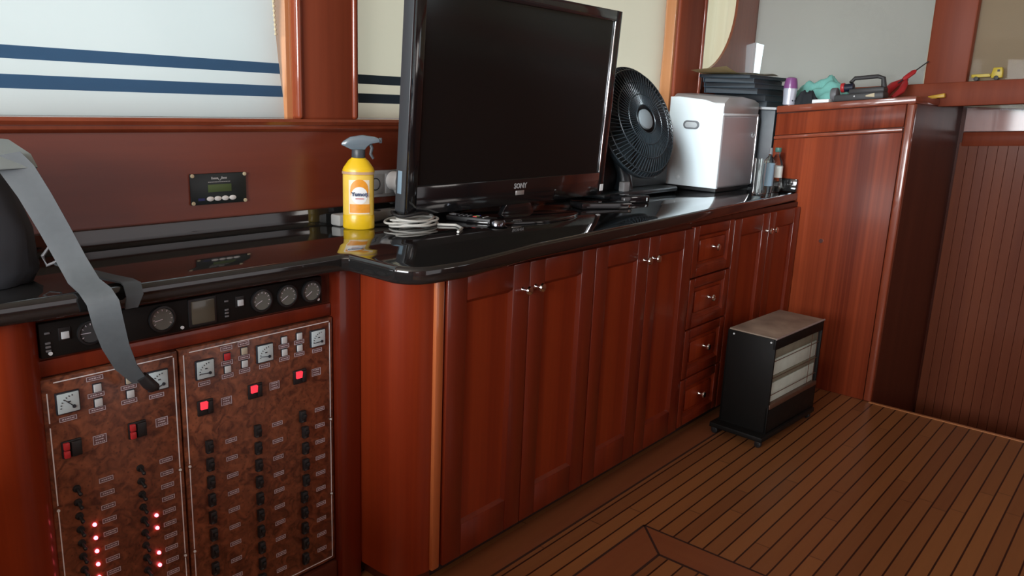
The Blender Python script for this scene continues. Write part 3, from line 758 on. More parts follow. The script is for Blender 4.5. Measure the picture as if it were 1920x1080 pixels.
base_unit('narrow mahogany cabinet of four stacked drawers behind the black heater', 2.907, 3.277, False)
base_unit('double-door mahogany cabinet at the far end, between the drawers and the tall cabinet', 3.279, XT - 0.004)

# ================================================================== TALL CABINET by the companionway
tc_ = thing('tall_cabinet', 'tall mahogany cabinet with ribbon-grain face standing at the forward end of the countertop', 'cabinet', (4.3, 1.3, 0))
Y0, Y1 = 1.006, 1.650
def trap(x0, x1, y0, y1, za0, zb0, za1, zb1, bev=0.003):
    return MB().hexa([(x0, y0, za0), (x1, y0, za0), (x1, y1, zb0), (x0, y1, zb0), (x0, y0, za1), (x1, y0, za1), (x1, y1, zb1), (x0, y1, zb1)], bev)
trap(XT + 0.012, XF, Y0 + 0.002, Y1, -0.7, -0.7, ztop(Y0) - 0.020, ztop(Y1) - 0.020, 0).build('carcass', MAT['dark_wood'], tc_)
trap(XT - 0.004, XS - 0.062, Y0 - 0.004, Y1, ztop(Y0) - 0.034, ztop(Y1) - 0.034, ztop(Y0), ztop(Y1), 0.004).build('top', MAT['frame_wood'], tc_)
trap(XT, XT + 0.014, Y0 + 0.034, Y1 - 0.002, 0.0, 0.0, ztop(Y0) - 0.165, ztop(Y1) - 0.168, 0.002).build('face_panel', MAT['stripe_wood'], tc_)
trap(XT + 0.001, XT + 0.014, Y0 + 0.034, Y1 - 0.002, ztop(Y0) - 0.140, ztop(Y1) - 0.148, ztop(Y0) - 0.038, ztop(Y1) - 0.040, 0.003).build('upper_panel', MAT['stripe_wood'], tc_)
trap(XT - 0.008, XT + 0.014, Y0 + 0.034, Y1 - 0.002, ztop(Y0) - 0.163, ztop(Y1) - 0.167, ztop(Y0) - 0.144, ztop(Y1) - 0.150, 0.004).build('moulding', MAT['frame_wood'], tc_)
MB().box(XT - 0.010, XT + 0.03, Y0 - 0.006, Y0 + 0.030, 0.0, ztop(Y0) - 0.034, 0.008, seg=4).build('corner_bead', MAT['frame_wood'], tc_)
MB().cyl((XT, 1.345, 0.765), (-1, 0, 0), 0.013, 0.006, 20, 0.010).build('lock_rosette', MAT['chrome'], tc_)

# black box between ice maker and tall cabinet
bb = thing('black_box', 'tall black box standing between the ice maker and the tall cabinet', 'box', (4.2, 1.84, ZC))
MB().box(XT + 0.004, 4.40, 1.658, 2.015, ZC + 0.0005, 1.395, 0.006).build('body', plain('dull_blue_black', (0.018, 0.022, 0.028), 0.4), bb)
MB().box(XT - 0.002, 4.41, 1.655, 2.017, 1.395, 1.409, 0.004).build('lid', MAT['silver_plastic'], bb)

# ================================================================== TELEVISION (leans forward a little)
TVX0, TVX1, TVZ0, TVZ1, TVY = 1.658, 2.728, 1.034, 1.742, 1.805
tv = thing('television', 'large black flat television standing on the countertop', 'television', (2.19, 1.80, ZC))
TL = Matrix.Translation((0, TVY, TVZ0)) @ Matrix.Rotation(math.radians(3.2), 4, 'X') @ Matrix.Translation((0, -TVY, -TVZ0))
def tvp(mb, name, mat, parent=None, ang=38): mb.xform(TL); return mb.build(name, mat, parent or tv, ang=ang)
b = MB(); bz, bt, bb_ = 0.040, 0.040, 0.092
outl = [(TVX0 + 0.012, TVZ0), (TVX1 - 0.012, TVZ0), (TVX1, TVZ0 + 0.012), (TVX1, TVZ1 - 0.012), (TVX1 - 0.012, TVZ1), (TVX0 + 0.012, TVZ1), (TVX0, TVZ1 - 0.012), (TVX0, TVZ0 + 0.012)]
b.prism(outl, TVY + 0.006, TVY + 0.052, 'y', rim=0.004)
tvp(b, 'housing', plain('slate_black_plastic', (0.045, 0.05, 0.056), 0.35))
b = MB(); y0, y1 = TVY - 0.006, TVY + 0.010
b.box(TVX0 + 0.001, TVX0 + bz, y0, y1, TVZ0 + 0.001, TVZ1 - 0.001, 0.003); b.box(TVX1 - bz, TVX1 - 0.001, y0, y1, TVZ0 + 0.001, TVZ1 - 0.001, 0.003)
b.box(TVX0 + bz - 0.004, TVX1 - bz + 0.004, y0, y1, TVZ0 + 0.001, TVZ0 + bb_, 0.003); b.box(TVX0 + bz - 0.004, TVX1 - bz + 0.004, y0, y1, TVZ1 - bt, TVZ1 - 0.001, 0.003)
tvp(b, 'bezel', MAT['gloss_black'])
tvp(MB().box(TVX0 + bz - 0.003, TVX1 - bz + 0.003, TVY, TVY + 0.008, TVZ0 + bb_ - 0.003, TVZ1 - bt + 0.003), 'screen', MAT['screen'])
tvp(MB().box(TVX1 - bz - 0.005, TVX1 - bz + 0.001, TVY - 0.008, TVY + 0.002, TVZ0 + bb_, TVZ1 - bt, 0.0028, seg=3), 'edge_glint_strip', MAT['chrome'])  # chrome bar stands in for the bright reflection along the bezel edge
tvp(MB().box(TVX0 + 0.14, TVX1 - 0.14, TVY + 0.05, TVY + 0.085, TVZ0 + 0.06, TVZ1 - 0.10, 0.012), 'back_cover', MAT['black'])
tvp(MB().box(TVX1 - 0.026, TVX1 - 0.004, TVY - 0.0072, TVY - 0.005, TVZ0 + 0.018, TVZ0 + 0.044), 'sticker', MAT['white'])
b = MB(); b.box(TVX0 - 0.0008, TVX0 + 0.0005, TVY + 0.024, TVY + 0.042, 1.10, 1.17, 0.0003, 0)
tvp(b, 'side_label', MAT['label_blue'])
text_part('lettering', 'SONY', 0.026, MAT['silver_plastic'], tv, Matrix.Translation(-tv.location) @ TL @ Matrix.Translation((2.195, TVY - 0.0068, TVZ0 + 0.066)) @ FACE_MY, bold=0.0006)
b = MB(); b.box(2.172, 2.218, TVY - 0.0075, TVY - 0.005, TVZ0 + 0.034, TVZ0 + 0.050, 0.001); tvp(b, 'logo_plate', MAT['steel_dark'])
b = MB(); b.prism([(2.10, 0.006), (2.29, 0.006), (2.25, 0.06), (2.14, 0.06)], 0.0, 0.02, 'y', bev=0.004)
b.xform(Matrix.Translation((0, 1.80, ZC))); b.build('stand_neck', MAT['gloss_black'], tv)
b = MB(); b.prism([(x, y) for x, y in arc(2.19, 1.79, 0.235, 0, 360, 40)][:-1], 0, 0.010, 'z', rim=0.003)
b.xform(Matrix.Translation((2.19, 1.79, ZC)) @ Matrix.Diagonal((1.15, 0.72, 1, 1)) @ Matrix.Translation((-2.19, -1.79, 0))); b.build('stand_base', MAT['gloss_black'], tv)

# ================================================================== FAN
fn = Vector((-0.09, -0.93, 0.35)).normalized(); fc = Vector((3.03, 1.85, 1.318))
fan = thing('desk_fan', 'round black fan with a grey hub, between television and ice maker', 'fan', (3.06, 1.88, ZC))
R = 0.245
FM = Matrix.Translation(fc) @ fn.to_track_quat('Z', 'Y').to_matrix().to_4x4()
def fp(mb, name, mat, parent=None): mb.xform(FM); return mb.build(name, mat, parent or fan)
b = MB(); b.lathe([(0, -0.085), (0.09, -0.085), (0.19, -0.065), (R - 0.005, -0.02), (R, 0.0), (R - 0.004, 0.0), (0.185, -0.055), (0.09, -0.075), (0, -0.075)], seg=56); fp(b, 'rear_shell', MAT['fan_black'])
b = MB()
for rr, zz in ((R - 0.002, 0.004), (0.225, 0.024), (0.168, 0.044), (0.110, 0.052), (0.062, 0.055)):
    b.tube([(rr * math.cos(2 * PI * k / 56), rr * math.sin(2 * PI * k / 56), zz) for k in range(56)], 0.0045 if rr > 0.24 else 0.0028, 6, closed=True)
for k in range(72):
    a = 2 * PI * k / 72; tw = 0.35
    pts = []
    for rr, zz in ((R - 0.002, 0.004), (0.225, 0.024), (0.168, 0.044), (0.110, 0.052), (0.060, 0.055)):
        aa = a + tw * (R - rr) / R; pts.append((rr * math.cos(aa), rr * math.sin(aa), zz))
    b.tube(pts, 0.0022, 5)
fp(b, 'front_grille', MAT['fan_black'])
b = MB(); b.lathe([(0, 0.064), (0.030, 0.062), (0.043, 0.056), (0.045, 0.048), (0.0, 0.048)], seg=32); fp(b, 'hub_cap', MAT['hub_grey'])
for k in range(5):
    t = bmesh.new(); vs = []
    for rr in (0.04, 0.10, 0.16, 0.205):
        wa = 0.42 if rr > 0.05 else 0.3
        vs.append([t.verts.new((rr * math.cos(2 * PI * k / 5 + s * wa), rr * math.sin(2 * PI * k / 5 + s * wa), -0.015 + s * 0.02)) for s in (-1, -0.33, 0.33, 1)])
    for A, B2 in zip(vs, vs[1:]):
        for i in range(3): t.faces.new((A[i], A[i + 1], B2[i + 1], B2[i]))
    ext = bmesh.ops.solidify(t, geom=list(t.faces), thickness=0.003)
    b = MB(); b._add(t); fp(b, 'blade', plain('smoky_blade_%d' % k, (0.03, 0.04, 0.047), 0.3))
b = MB(); b.cyl((0, 0, -0.16), (0, 0, 1), 0.055, 0.085, 24, bev=0.012); fp(b, 'motor_housing', MAT['fan_black'])
b = MB(); pv = fc - fn * 0.12
b.tube([pv, (pv.x + 0.01, pv.y + 0.012, 1.20), (3.10, 1.935, 1.10), (3.10, 1.935, 1.02)], [0.03, 0.03, 0.034, 0.045], 16); b.build('neck', MAT['fan_black'], fan)
b = MB(); b.box(2.86, 3.50, 1.875, 2.012, ZC + 0.0005, ZC + 0.024, 0.008); b.build('stand_base', MAT['fan_black'], fan)
b = MB(); b.box(3.03, 3.075, 1.886, 1.915, ZC + 0.023, ZC + 0.066, 0.004); b.build('switch_block', MAT['silver_plastic'], fan)
b = MB(); b.box(2.92, 3.545, 1.962, 2.014, ZC + 0.022, 1.20, 0.012); b.build('back_stand', MAT['black'], fan)

# ================================================================== ICE MAKER
im = thing('ice_maker', 'silver countertop ice maker with an oval handle slot, right of the fan', 'ice maker', (3.81, 1.87, ZC))
X0, X1, YA, YB = 3.602, 4.004, 1.722, 2.012
b = MB(); b.box(X0, X1, YA, YB, ZC + 0.018, 1.365, 0.014, seg=4); b.build('body', plain('shaded_satin_steel', (0.52, 0.49, 0.51), 0.34, metal=0.5), im)  # body tone darkened, the shade on its room side is in the colour
# lid with a slightly domed top, higher at the back
lid = MB()
prof = [(X0 + 0.002, 1.366), (X1 - 0.002, 1.366), (X1 - 0.002, 1.425), (X1 - 0.06, 1.440), (X0 + 0.20, 1.452), (X0 + 0.05, 1.446), (X0 + 0.002, 1.418)]
t = bmesh.new(); n = len(prof)
front = [t.verts.new((x, YA + 0.002, z)) for x, z in prof]; back = [t.verts.new((x, YB - 0.002, z + (0.012 if z > 1.4 else 0))) for x, z in prof]
t.faces.new(front); t.faces.new(back[::-1])
for i in range(n): t.faces.new((front[i], back[i], back[(i + 1) % n], front[(i + 1) % n]))
bmesh.ops.recalc_face_normals(t, faces=t.faces); bmesh.ops.bevel(t, geom=list(t.edges), offset=0.006, segments=2, profile=0.5, affect='EDGES'); lid._add(t)
lid.build('lid', MAT['steel_dark'], im)
MB().box(X0 - 0.001, X1 + 0.001, YA - 0.001, YB + 0.001, 1.359, 1.370, 0.002).build('lid_band', plain('pale_band', (0.66, 0.68, 0.69), 0.35), im)
MB().prism([(YA + 0.002, ZC + 0.019), (YB - 0.002, ZC + 0.019), (YB - 0.002, 1.440), (YB - 0.05, 1.442), (YA + 0.10, 1.430), (YA + 0.002, 1.402)], X0 - 0.004, X0 + 0.012, 'x', rim=0.003).build('side_panel', MAT['steel'], im)  # paler tone than the body, carries the daylight on this side
MB().box(X0 + 0.012, X1 - 0.012, YA + 0.012, YB - 0.012, ZC + 0.0005, ZC + 0.02, 0.002).build('base', MAT['black'], im)
def oval(w, h, n=10):
    r = h / 2; return [(w / 2 - r + r * math.cos(a), r * math.sin(a)) for a in [(-PI / 2 + PI * k / n) for k in range(n + 1)]] + [(-w / 2 + r + r * math.cos(a), r * math.sin(a)) for a in [(PI / 2 + PI * k / n) for k in range(n + 1)]]
b = MB(); b.prism([(1.885 + u, 1.310 + v) for u, v in oval(0.086, 0.040)], X0 - 0.008, X0 - 0.002, 'x', rim=0.0015); hs_ = b.build('handle_slot', MAT['grey'], im)
b = MB(); b.prism([(1.885 + u, 1.309 + v) for u, v in oval(0.066, 0.026)], X0 - 0.0095, X0 - 0.005, 'x', rim=0.002); b.build('recess', MAT['silver_plastic'], hs_)
MB().lathe([(0.012, 0), (0.010, 0.004), (0, 0.006)], (X0 - 0.004, 1.935, 1.052), (-1, 0, 0), 16).build('screw_cap', MAT['steel'], im)
MB().box(X1 - 0.014, X1 + 0.002, YA - 0.003, YA + 0.01, ZC + 0.02, 1.36, 0.003).build('edge_strip', MAT['chrome'], im)
b = MB()
b.tube([(3.95 + 0.016 * math.cos(a), YA - 0.004, 1.275 + 0.02 * math.sin(a)) for a in [PI * (0.9 + k * 0.13) for k in range(10)]], 0.003, 6); b.build('cord_clip', MAT['silver_plastic'], im)

# ================================================================== SPRAY BOTTLE
sb = thing('spray_bottle', 'yellow trigger spray bottle standing on the countertop left of the television', 'bottle', (1.562, 1.91, ZC), rz=math.radians(-39))
pro = [(0, 0.0005), (0.044, 0.0005), (0.0475, 0.004), (0.0475, 0.040), (0.046, 0.043), (0.046, 0.166), (0.0475, 0.170), (0.0475, 0.178), (0.044, 0.186), (0.030, 0.206), (0.0205, 0.214), (0.0195, 0.218), (0, 0.218)]
MB().lathe(pro, seg=40, sy=0.72).build('bottle_body', MAT['yellow'], sb, world=False)
def wrap(name, z0, z1, a0, a1, mat, off, n=24, parent=None, zc=None, hh=None, rr=0.0462):
    t = bmesh.new(); A = []
    for i in range(n + 1):
        a = math.radians(a0 + (a1 - a0) * i / n); r1 = rr + off
        if zc is not None:
            q = math.sqrt(max(0, 1 - ((i / n) * 2 - 1) ** 2)); za, zb = zc - hh * q, zc + hh * q
        else: za, zb = z0, z1
        A.append((t.verts.new((r1 * math.cos(a), (r1 * math.sin(a)) * 0.72 - off * 0.4, za)), t.verts.new((r1 * math.cos(a), (r1 * math.sin(a)) * 0.72 - off * 0.4, zb + 1e-5))))
    for (p, q), (u, v) in zip(A, A[1:]): t.faces.new((p, u, v, q))
    b = MB(); b._add(t); return b.build(name, mat, parent or sb, world=False, ang=180)
wrap('label', 0.044, 0.164, 175, 335, MAT['label_yellow'], 0.0006)
lb = wrap('label_picture', 0.048, 0.150, 232, 312, MAT['label_pale'], 0.0010)
wrap('label_arch', 0, 0, 238, 308, MAT['label_orange'], 0.0014, zc=0.118, hh=0.034)
wrap('label_orange_band', 0.052, 0.078, 236, 314, MAT['label_orange'], 0.0014)
wrap('label_roundel', 0, 0, 243, 303, MAT['white'], 0.0018, zc=0.104, hh=0.026)
wrap('label_band', 0.166, 0.174, 170, 340, MAT['label_band'], 0.0016, rr=0.0475)
# lettering on the white roundel
cb_ = Matrix.Rotation(math.radians(20), 4, 'Z') @ Matrix.Translation((0, 0, 0))
tx = 0.0480 * math.cos(math.radians(273)); ty = 0.0480 * math.sin(math.radians(273)) * 0.72 - 0.0032
nrm = math.atan2(math.sin(math.radians(273)) / 0.72, math.cos(math.radians(273))) + PI / 2
text_part('lettering', 'Yumo\u015f', 0.0165, MAT['navy_ink'], sb, Matrix.Translation((tx, ty, 0.108)) @ Matrix.Rotation(nrm, 4, 'Z') @ FACE_MY, bold=0.0004)
b = MB(); b.box(-0.012, 0.012, -0.0006, 0, -0.0012, 0.0012); b.xform(Matrix.Translation((tx, ty, 0.095)) @ Matrix.Rotation(nrm, 4, 'Z')); b.build('label_line', MAT['red_ink'], sb, world=False)
MB().cyl((0, 0, 0.214), (0, 0, 1), 0.0205, 0.026, 28, 0.0195, bev=0.002).build('collar', MAT['trigger_grey'], sb, world=False)
# spray head points to the right in its own frame (+x)
h = MB(); t = bmesh.new()
side = [(-0.052, 0.252), (-0.046, 0.262), (-0.024, 0.276), (0.010, 0.282), (0.048, 0.278), (0.062, 0.272), (0.064, 0.262), (0.036, 0.256), (0.024, 0.246), (0.020, 0.238), (-0.022, 0.238), (-0.036, 0.245)]
h.prism(side, -0.014, 0.014, 'y', bev=0.004); h.build('spray_head', MAT['trigger_clear'], sb, world=False)
h = MB(); h.box(0.060, 0.070, -0.008, 0.008, 0.259, 0.275, 0.002); h.build('nozzle', MAT['trigger_grey'], sb, world=False)
h = MB(); h.tube([(0.034, 0, 0.258), (0.040, 0, 0.244), (0.036, 0, 0.226), (0.044, 0, 0.212)], [0.006, 0.0055, 0.005, 0.004], 8); h.build('trigger', MAT['trigger_grey'], sb, world=False)

# ================================================================== WALL DISPLAY, SOCKET, PLUG, CABLES
wd = thing('wall_display', 'small black display panel with four oval buttons on the wood wall below the left window', 'display panel', (1.176, YW, 1.084))
MB().box(1.092, 1.258, YW - 0.008, YW, 1.084, 1.168, 0.002).build('face_plate', MAT['panel_green'], wd)
MB().box(1.141, 1.211, YW - 0.0095, YW - 0.007, 1.117, 1.138, 0.001).build('lcd_screen', MAT['lcd'], wd)
for k in range(4):
    b = MB(); b.lathe([(0.0105, 0), (0.0105, 0.002), (0.008, 0.0035), (0, 0.004)], (1.146 + 0.0225 * k, YW - 0.008, 1.099), (0, -1, 0), 24, sy=0.62)
    b.build('oval_button', MAT['white'], wd)
MB().box(1.111, 1.130, YW - 0.009, YW - 0.007, 1.095, 1.102).build('blue_mark', MAT['blue_mark'], wd)
for x in (1.097, 1.253):
    for z in (1.089, 1.163): MB().lathe([(0.0055, 0), (0.005, 0.002), (0, 0.003)], (x, YW - 0.008, z), (0, -1, 0), 14).build('screw', MAT['cream'], wd)
b = MB(); x = 1.142
while x < 1.208: l = random.uniform(0.003, 0.007); b.box(x, x + l, YW - 0.0085, YW - 0.0078, 1.1435, 1.1455); x += l + 0.0012
b.build('caption_line', MAT['silver_plastic'], wd)
b = MB()
for x0, n in ((1.152, 5), (1.182, 4)):
    for k in range(n): b.box(x0 + k * 0.0042, x0 + k * 0.0042 + 0.0032, YW - 0.0085, YW - 0.0078, 1.152, 1.1565 + (0.002 if k == 0 else 0))
b.tube([(1.1765 + 0.004 * math.cos(a), YW - 0.0083, 1.1535 + 0.005 * math.sin(a)) for a in [PI * k / 6 - PI for k in range(7)]], 0.0008, 5)
b.build('logo', MAT['silver_plastic'], wd)

sk = thing('wall_socket', 'grey double wall socket on the wood wall behind the yellow spray bottle', 'socket', (1.79, YW, 1.064))
MB().box(1.690, 1.846, YW - 0.010, YW, 1.064, 1.152, 0.003).build('cover_plate', MAT['silver_plastic'], sk)
for x in (1.728, 1.806):
    b = MB(); b.box(x - 0.033, x + 0.033, YW - 0.013, YW - 0.009, 1.075, 1.141, 0.002, 0); b.lathe([(0.021, 0), (0.021, 0.0012), (0.018, 0.0012), (0.017, 0.0004), (0, 0.0004)], (x, YW - 0.0125, 1.108), (0, -1, 0), 24, 1)
    b.build('socket_insert', [MAT['silver_plastic'], MAT['dark_grey']], sk)
pg = thing('power_plug', 'white rounded power plug pushed into the wall socket beside the television', 'plug', (1.796, YW - 0.014, 1.118))
b = MB(); b.lathe([(0, 0.001), (0.022, 0.001), (0.031, 0.008), (0.032, 0.042), (0.027, 0.050), (0, 0.052)], (1.796, YW - 0.0135, 1.118), (0, -1, 0), 28); b.build('plug_body', MAT['white'], pg)
b = MB(); b.tube([(1.796, YW - 0.040, 1.112), (1.812, YW - 0.044, 1.080), (1.828, YW - 0.047, 1.052), (1.832, YW - 0.048, 1.046)], [0.020, 0.020, 0.017, 0.008], 14); b.build('cable_tail', MAT['white'], pg)
ps = thing('power_strip', 'pale grey power strip lying along the backsplash behind the spray bottle', 'power strip', (1.69, 1.985, ZC))
MB().box(1.53, 1.86, 1.962, 2.008, ZC + 0.0005, ZC + 0.036, 0.006).build('strip_body', plain('pale_grey_plastic', (0.42, 0.43, 0.42), 0.45), ps)
for k in range(3): MB().cyl((1.60 + k * 0.09, 1.985, ZC + 0.0355), (0, 0, 1), 0.019, 0.0015, 20).build('outlet', MAT['dark_grey'], ps)
cl = MB(); rr_ = random.Random(11)
for k in range(6):
    cx_, cy_, ra, rb, tl = 1.735 + rr_.uniform(-.018, .018), 1.845 + rr_.uniform(-.012, .012), rr_.uniform(.062, .095), rr_.uniform(.042, .062), rr_.uniform(-.5, .5)
    ring = []
    for i in range(40):
        a = 2 * PI * i / 40; x, y = ra * math.cos(a), rb * math.sin(a)
        ring.append((cx_ + x * math.cos(tl) - y * math.sin(tl), cy_ + x * math.sin(tl) + y * math.cos(tl), ZC + 0.0045 + 0.0042 * k + 0.0022 * (1 + math.sin(2 * a + k * 1.7))))
    cl.tube(ring, 0.0036, 8, closed=True)
cl.tube([(1.79, 1.80, ZC + 0.005), (1.83, 1.755, ZC + 0.005), (1.80, 1.70, ZC + 0.005), (1.74, 1.66, ZC + 0.005)], 0.0042, 8)
solo(cl, 'cable_coil', plain('white_cable', (0.60, 0.60, 0.56), 0.35), 'coiled white cable lying under the lower left corner of the television', 'cable', (1.735, 1.845, ZC))
cl = MB(); cl.tube([(1.70 + 0.05 * math.cos(a) * 1.3, 1.83 + 0.045 * math.sin(a), ZC + 0.046 + 0.004 * math.sin(a * 3)) for a in [k * 0.35 for k in range(37)]], 0.005, 8)
cl.tube([(1.855, 2.00, 1.050), (1.85, 1.985, 1.045), (1.80, 1.955, 1.03), (1.70, 1.94, 1.006), (1.64, 1.935, ZC + 0.006)], 0.004, 8)
solo(cl, 'black_cable', MAT['black'], 'black cable looped on top of the white coil and trailing from the wall plug', 'cable', (1.72, 1.85, ZC))

# remote control, puck, slim boxes ---------------------------------------
rc = thing('remote_control', 'black remote control with coloured buttons lying in front of the television', 'remote control', (1.945, 1.795, ZC), rz=math.radians(-72))
MB().box(-0.085, 0.085, -0.024, 0.024, 0.0005, 0.020, 0.005, seg=3).build('case', MAT['black'], rc, world=False)
for i, m in enumerate(BTN):
    MB().box(0.012, 0.026, -0.017 + i * 0.0095, -0.010 + i * 0.0095, 0.019, 0.0225, 0.001).build('coloured_button', m, rc, world=False)
for i in range(4):
    for j in range(3): MB().cyl((-0.055 + i * 0.016, -0.012 + j * 0.012, 0.0195), (0, 0, 1), 0.0042, 0.0022, 10).build('key', MAT['grey'], rc, world=False)
MB().box(0.048, 0.054, -0.020, 0.020, 0.019, 0.021).build('print_line', MAT['silver_plastic'], rc, world=False)
MB().lathe([(0.0, 0.0195), (0.013, 0.0195), (0.0135, 0.0225), (0.009, 0.0225), (0.009, 0.0205), (0, 0.0205)], (-0.068, 0, 0), seg=18).build('ring_key', MAT['silver_plastic'], rc, world=False)
pk = MB(); pk.lathe([(0, 0.0005), (0.030, 0.0005), (0.034, 0.003), (0.026, 0.006), (0.025, 0.020), (0.022, 0.024), (0, 0.024)], seg=32); pk.xform(Matrix.Translation((1.935, 1.672, ZC)))
solo(pk, 'metal_puck', plain('dark_chrome', (0.14, 0.145, 0.165), 0.15, metal=1), 'small round dark metal puck near the front of the countertop before the television', 'puck', (1.935, 1.672, ZC))
x1 = thing('slim_box', 'slim glossy black box lying in front of the television at its right corner', 'box', (2.64, 1.745, ZC), rz=math.radians(-28))
MB().box(-0.11, 0.11, -0.055, 0.055, 0.0005, 0.026, 0.004).build('case', MAT['gloss_black'], x1, world=False)
MB().box(-0.09, 0.09, -0.0565, -0.054, 0.009, 0.012).build('trim_line', MAT['dark_grey'], x1, world=False)
MB().cyl((0.095, -0.05, 0.012), (0.3, -1, 0), 0.005, 0.006, 12).build('jack', MAT['chrome'], x1, world=False)
x2 = thing('small_box', 'small black box with two pale end marks lying before the fan base', 'box', (2.90, 1.775, ZC), rz=math.radians(-20))
MB().box(-0.075, 0.075, -0.04, 0.04, 0.0005, 0.030, 0.004).build('case', MAT['gloss_black'], x2, world=False)
for x in (-0.06, 0.06): MB().box(x - 0.003, x + 0.003, -0.0412, -0.039, 0.008, 0.022).build('end_mark', MAT['silver_plastic'], x2, world=False)

# bottles at the end of the worktop --------------------------------------
wbt = thing('water_bottle', 'small clear water bottle with green cap and white label, near the stone upstand', 'bottle', (3.968, 1.585, ZC))
pro = [(0, 0.001), (0.028, 0.001), (0.031, 0.006), (0.031, 0.05), (0.029, 0.055), (0.031, 0.06), (0.031, 0.135), (0.026, 0.155), (0.014, 0.178), (0.012, 0.182), (0.012, 0.196), (0, 0.196)]
MB().lathe(pro, seg=28).build('bottle_body', MAT['clear'], wbt, world=False)
MB().cyl((0, 0, 0.197), (0, 0, 1), 0.0155, 0.022, 20, bev=0.002).build('cap', MAT['cap_green'], wbt, world=False)
MB().lathe([(0.0318, 0.072), (0.0322, 0.072), (0.0322, 0.128), (0.0318, 0.128)], seg=28).build('label', MAT['label_white'], wbt, world=False)
gbt = thing('slim_bottle', 'slim clear bottle with blue-grey label between the ice maker and the white-labelled bottle', 'bottle', (3.865, 1.580, ZC))
pro = [(0, 0.001), (0.022, 0.001), (0.025, 0.005), (0.025, 0.150), (0.020, 0.168), (0.010, 0.180), (0.009, 0.190), (0, 0.190)]
MB().lathe(pro, seg=28).build('bottle_body', MAT['clear'], gbt, world=False)
MB().cyl((0, 0, 0.190), (0, 0, 1), 0.0105, 0.030, 16, 0.008).build('cap', MAT['grey'], gbt, world=False)
MB().lathe([(0.0257, 0.035), (0.0261, 0.035), (0.0261, 0.145), (0.0257, 0.145)], seg=28).build('label', MAT['label_blue'], gbt, world=False)
tg = MB(); tg.lathe([(0, 0.001), (0.024, 0.001), (0.026, 0.004), (0.029, 0.17), (0.0275, 0.17), (0.0245, 0.008), (0, 0.008)], seg=28); tg.xform(Matrix.Translation((3.765, 1.585, ZC)))
solo(tg, 'drinking_glass', MAT['clear'], 'tall clear drinking glass closest to the ice maker, left of the two bottles', 'glass', (3.765, 1.585, ZC))

# ================================================================== BAG with strap
bg = thing('bag', 'black soft bag with grey flap and long hanging strap on the left countertop', 'bag', (0.372, 1.86, ZC))
t = bmesh.new(); rows = []
for z, sx, sy, dx in ((0.001, 0.235, 0.125, 0), (0.03, 0.252, 0.138, 0), (0.11, 0.250, 0.140, -0.006), (0.20, 0.232, 0.128, -0.016), (0.25, 0.205, 0.10, -0.026), (0.275, 0.16, 0.06, -0.032)):
    ring = []
    for k in range(40):
        a = 2 * PI * k / 40; c, s = math.cos(a), math.sin(a); e = 0.45
        ring.append(t.verts.new((dx + sx * math.copysign(abs(c) ** e, c) + 0.004 * math.sin(k * 2.1 + z * 40), sy * math.copysign(abs(s) ** e, s) + 0.004 * math.sin(k * 1.3 + z * 25), z)))
    rows.append(ring)
for A, B2 in zip(rows, rows[1:]):
    for k in range(40): t.faces.new((A[k], A[(k + 1) % 40], B2[(k + 1) % 40], B2[k]))
t.faces.new(rows[0][::-1]); t.faces.new(rows[-1]); bmesh.ops.recalc_face_normals(t, faces=t.faces)
b = MB(); b._add(t); b.build('bag_body', MAT['bag'], bg, world=False, ang=60)
t = bmesh.new(); P = [(-0.25, -0.140, 0.222), (0.238, -0.142, 0.238), (0.236, -0.118, 0.262), (0.222, -0.05, 0.286), (0.20, 0.06, 0.286), (0.19, 0.11, 0.255)]
A = [t.verts.new((-0.25, y, z)) for x, y, z in P]; A2 = [t.verts.new((x, y, z)) for x, y, z in P]
for i in range(len(P) - 1): t.faces.new((A[i], A2[i], A2[i + 1], A[i + 1]))
bmesh.ops.recalc_face_normals(t, faces=t.faces); bmesh.ops.solidify(t, geom=list(t.faces), thickness=0.006)
b = MB(); b._add(t); b.build('flap', MAT['flap'], bg, world=False, ang=50)
strap = [(0.585, 1.740, 1.256), (0.604, 1.728, 1.230), (0.622, 1.702, 1.180), (0.645, 1.685, 1.115), (0.664, 1.668, 1.055), (0.674, 1.640, 1.012), (0.680, 1.606, 0.998), (0.686, 1.588, 0.976), (0.694, 1.590, 0.930), (0.704, 1.594, 0.880), (0.718, 1.600, 0.830), (0.738, 1.606, 0.788)]
wd_ = [0.062, 0.060, 0.057, 0.055, 0.054, 0.056, 0.058, 0.058, 0.056, 0.050, 0.042, 0.030]
dr = [(0.85, -0.4, 0.2)] * 2 + [(0.9, -0.42, 0.12)] * 3 + [(0.9, -0.4, 0.1)] * 7
strap = [(x - (0.028 if i < 9 else (0.026, 0.020, 0.010)[i - 9]), y, z) for i, (x, y, z) in enumerate(strap)]
b = MB(); b.ribbon(strap, wd_, dr, 0.004); b.build('strap', MAT['strap'], bg, ang=60)
b = MB(); b.tube([(0.730, 1.603, 0.800), (0.742, 1.603, 0.783), (0.752, 1.600, 0.772), (0.762, 1.598, 0.770)], [0.012, 0.014, 0.013, 0.007], 10); b.build('strap_end', MAT['black'], bg)
b = MB(); b.ribbon([(0.620, 1.70, 1.045), (0.670, 1.69, 1.020), (0.712, 1.67, 1.004), (0.730, 1.64, 1.000), (0.728, 1.612, 0.9985), (0.722, 1.590, 0.980), (0.712, 1.588, 0.955)], [0.03, 0.034, 0.036, 0.036, 0.036, 0.034, 0.026], [(0.5, 0.8, 0.1)] * 2 + [(0.85, 0.4, 0)] * 2 + [(1, 0, 0)] * 3, 0.004)
b.build('strap_tail', plain('dark_webbing', (0.035, 0.04, 0.045), 0.6), bg, ang=60)
b = MB()
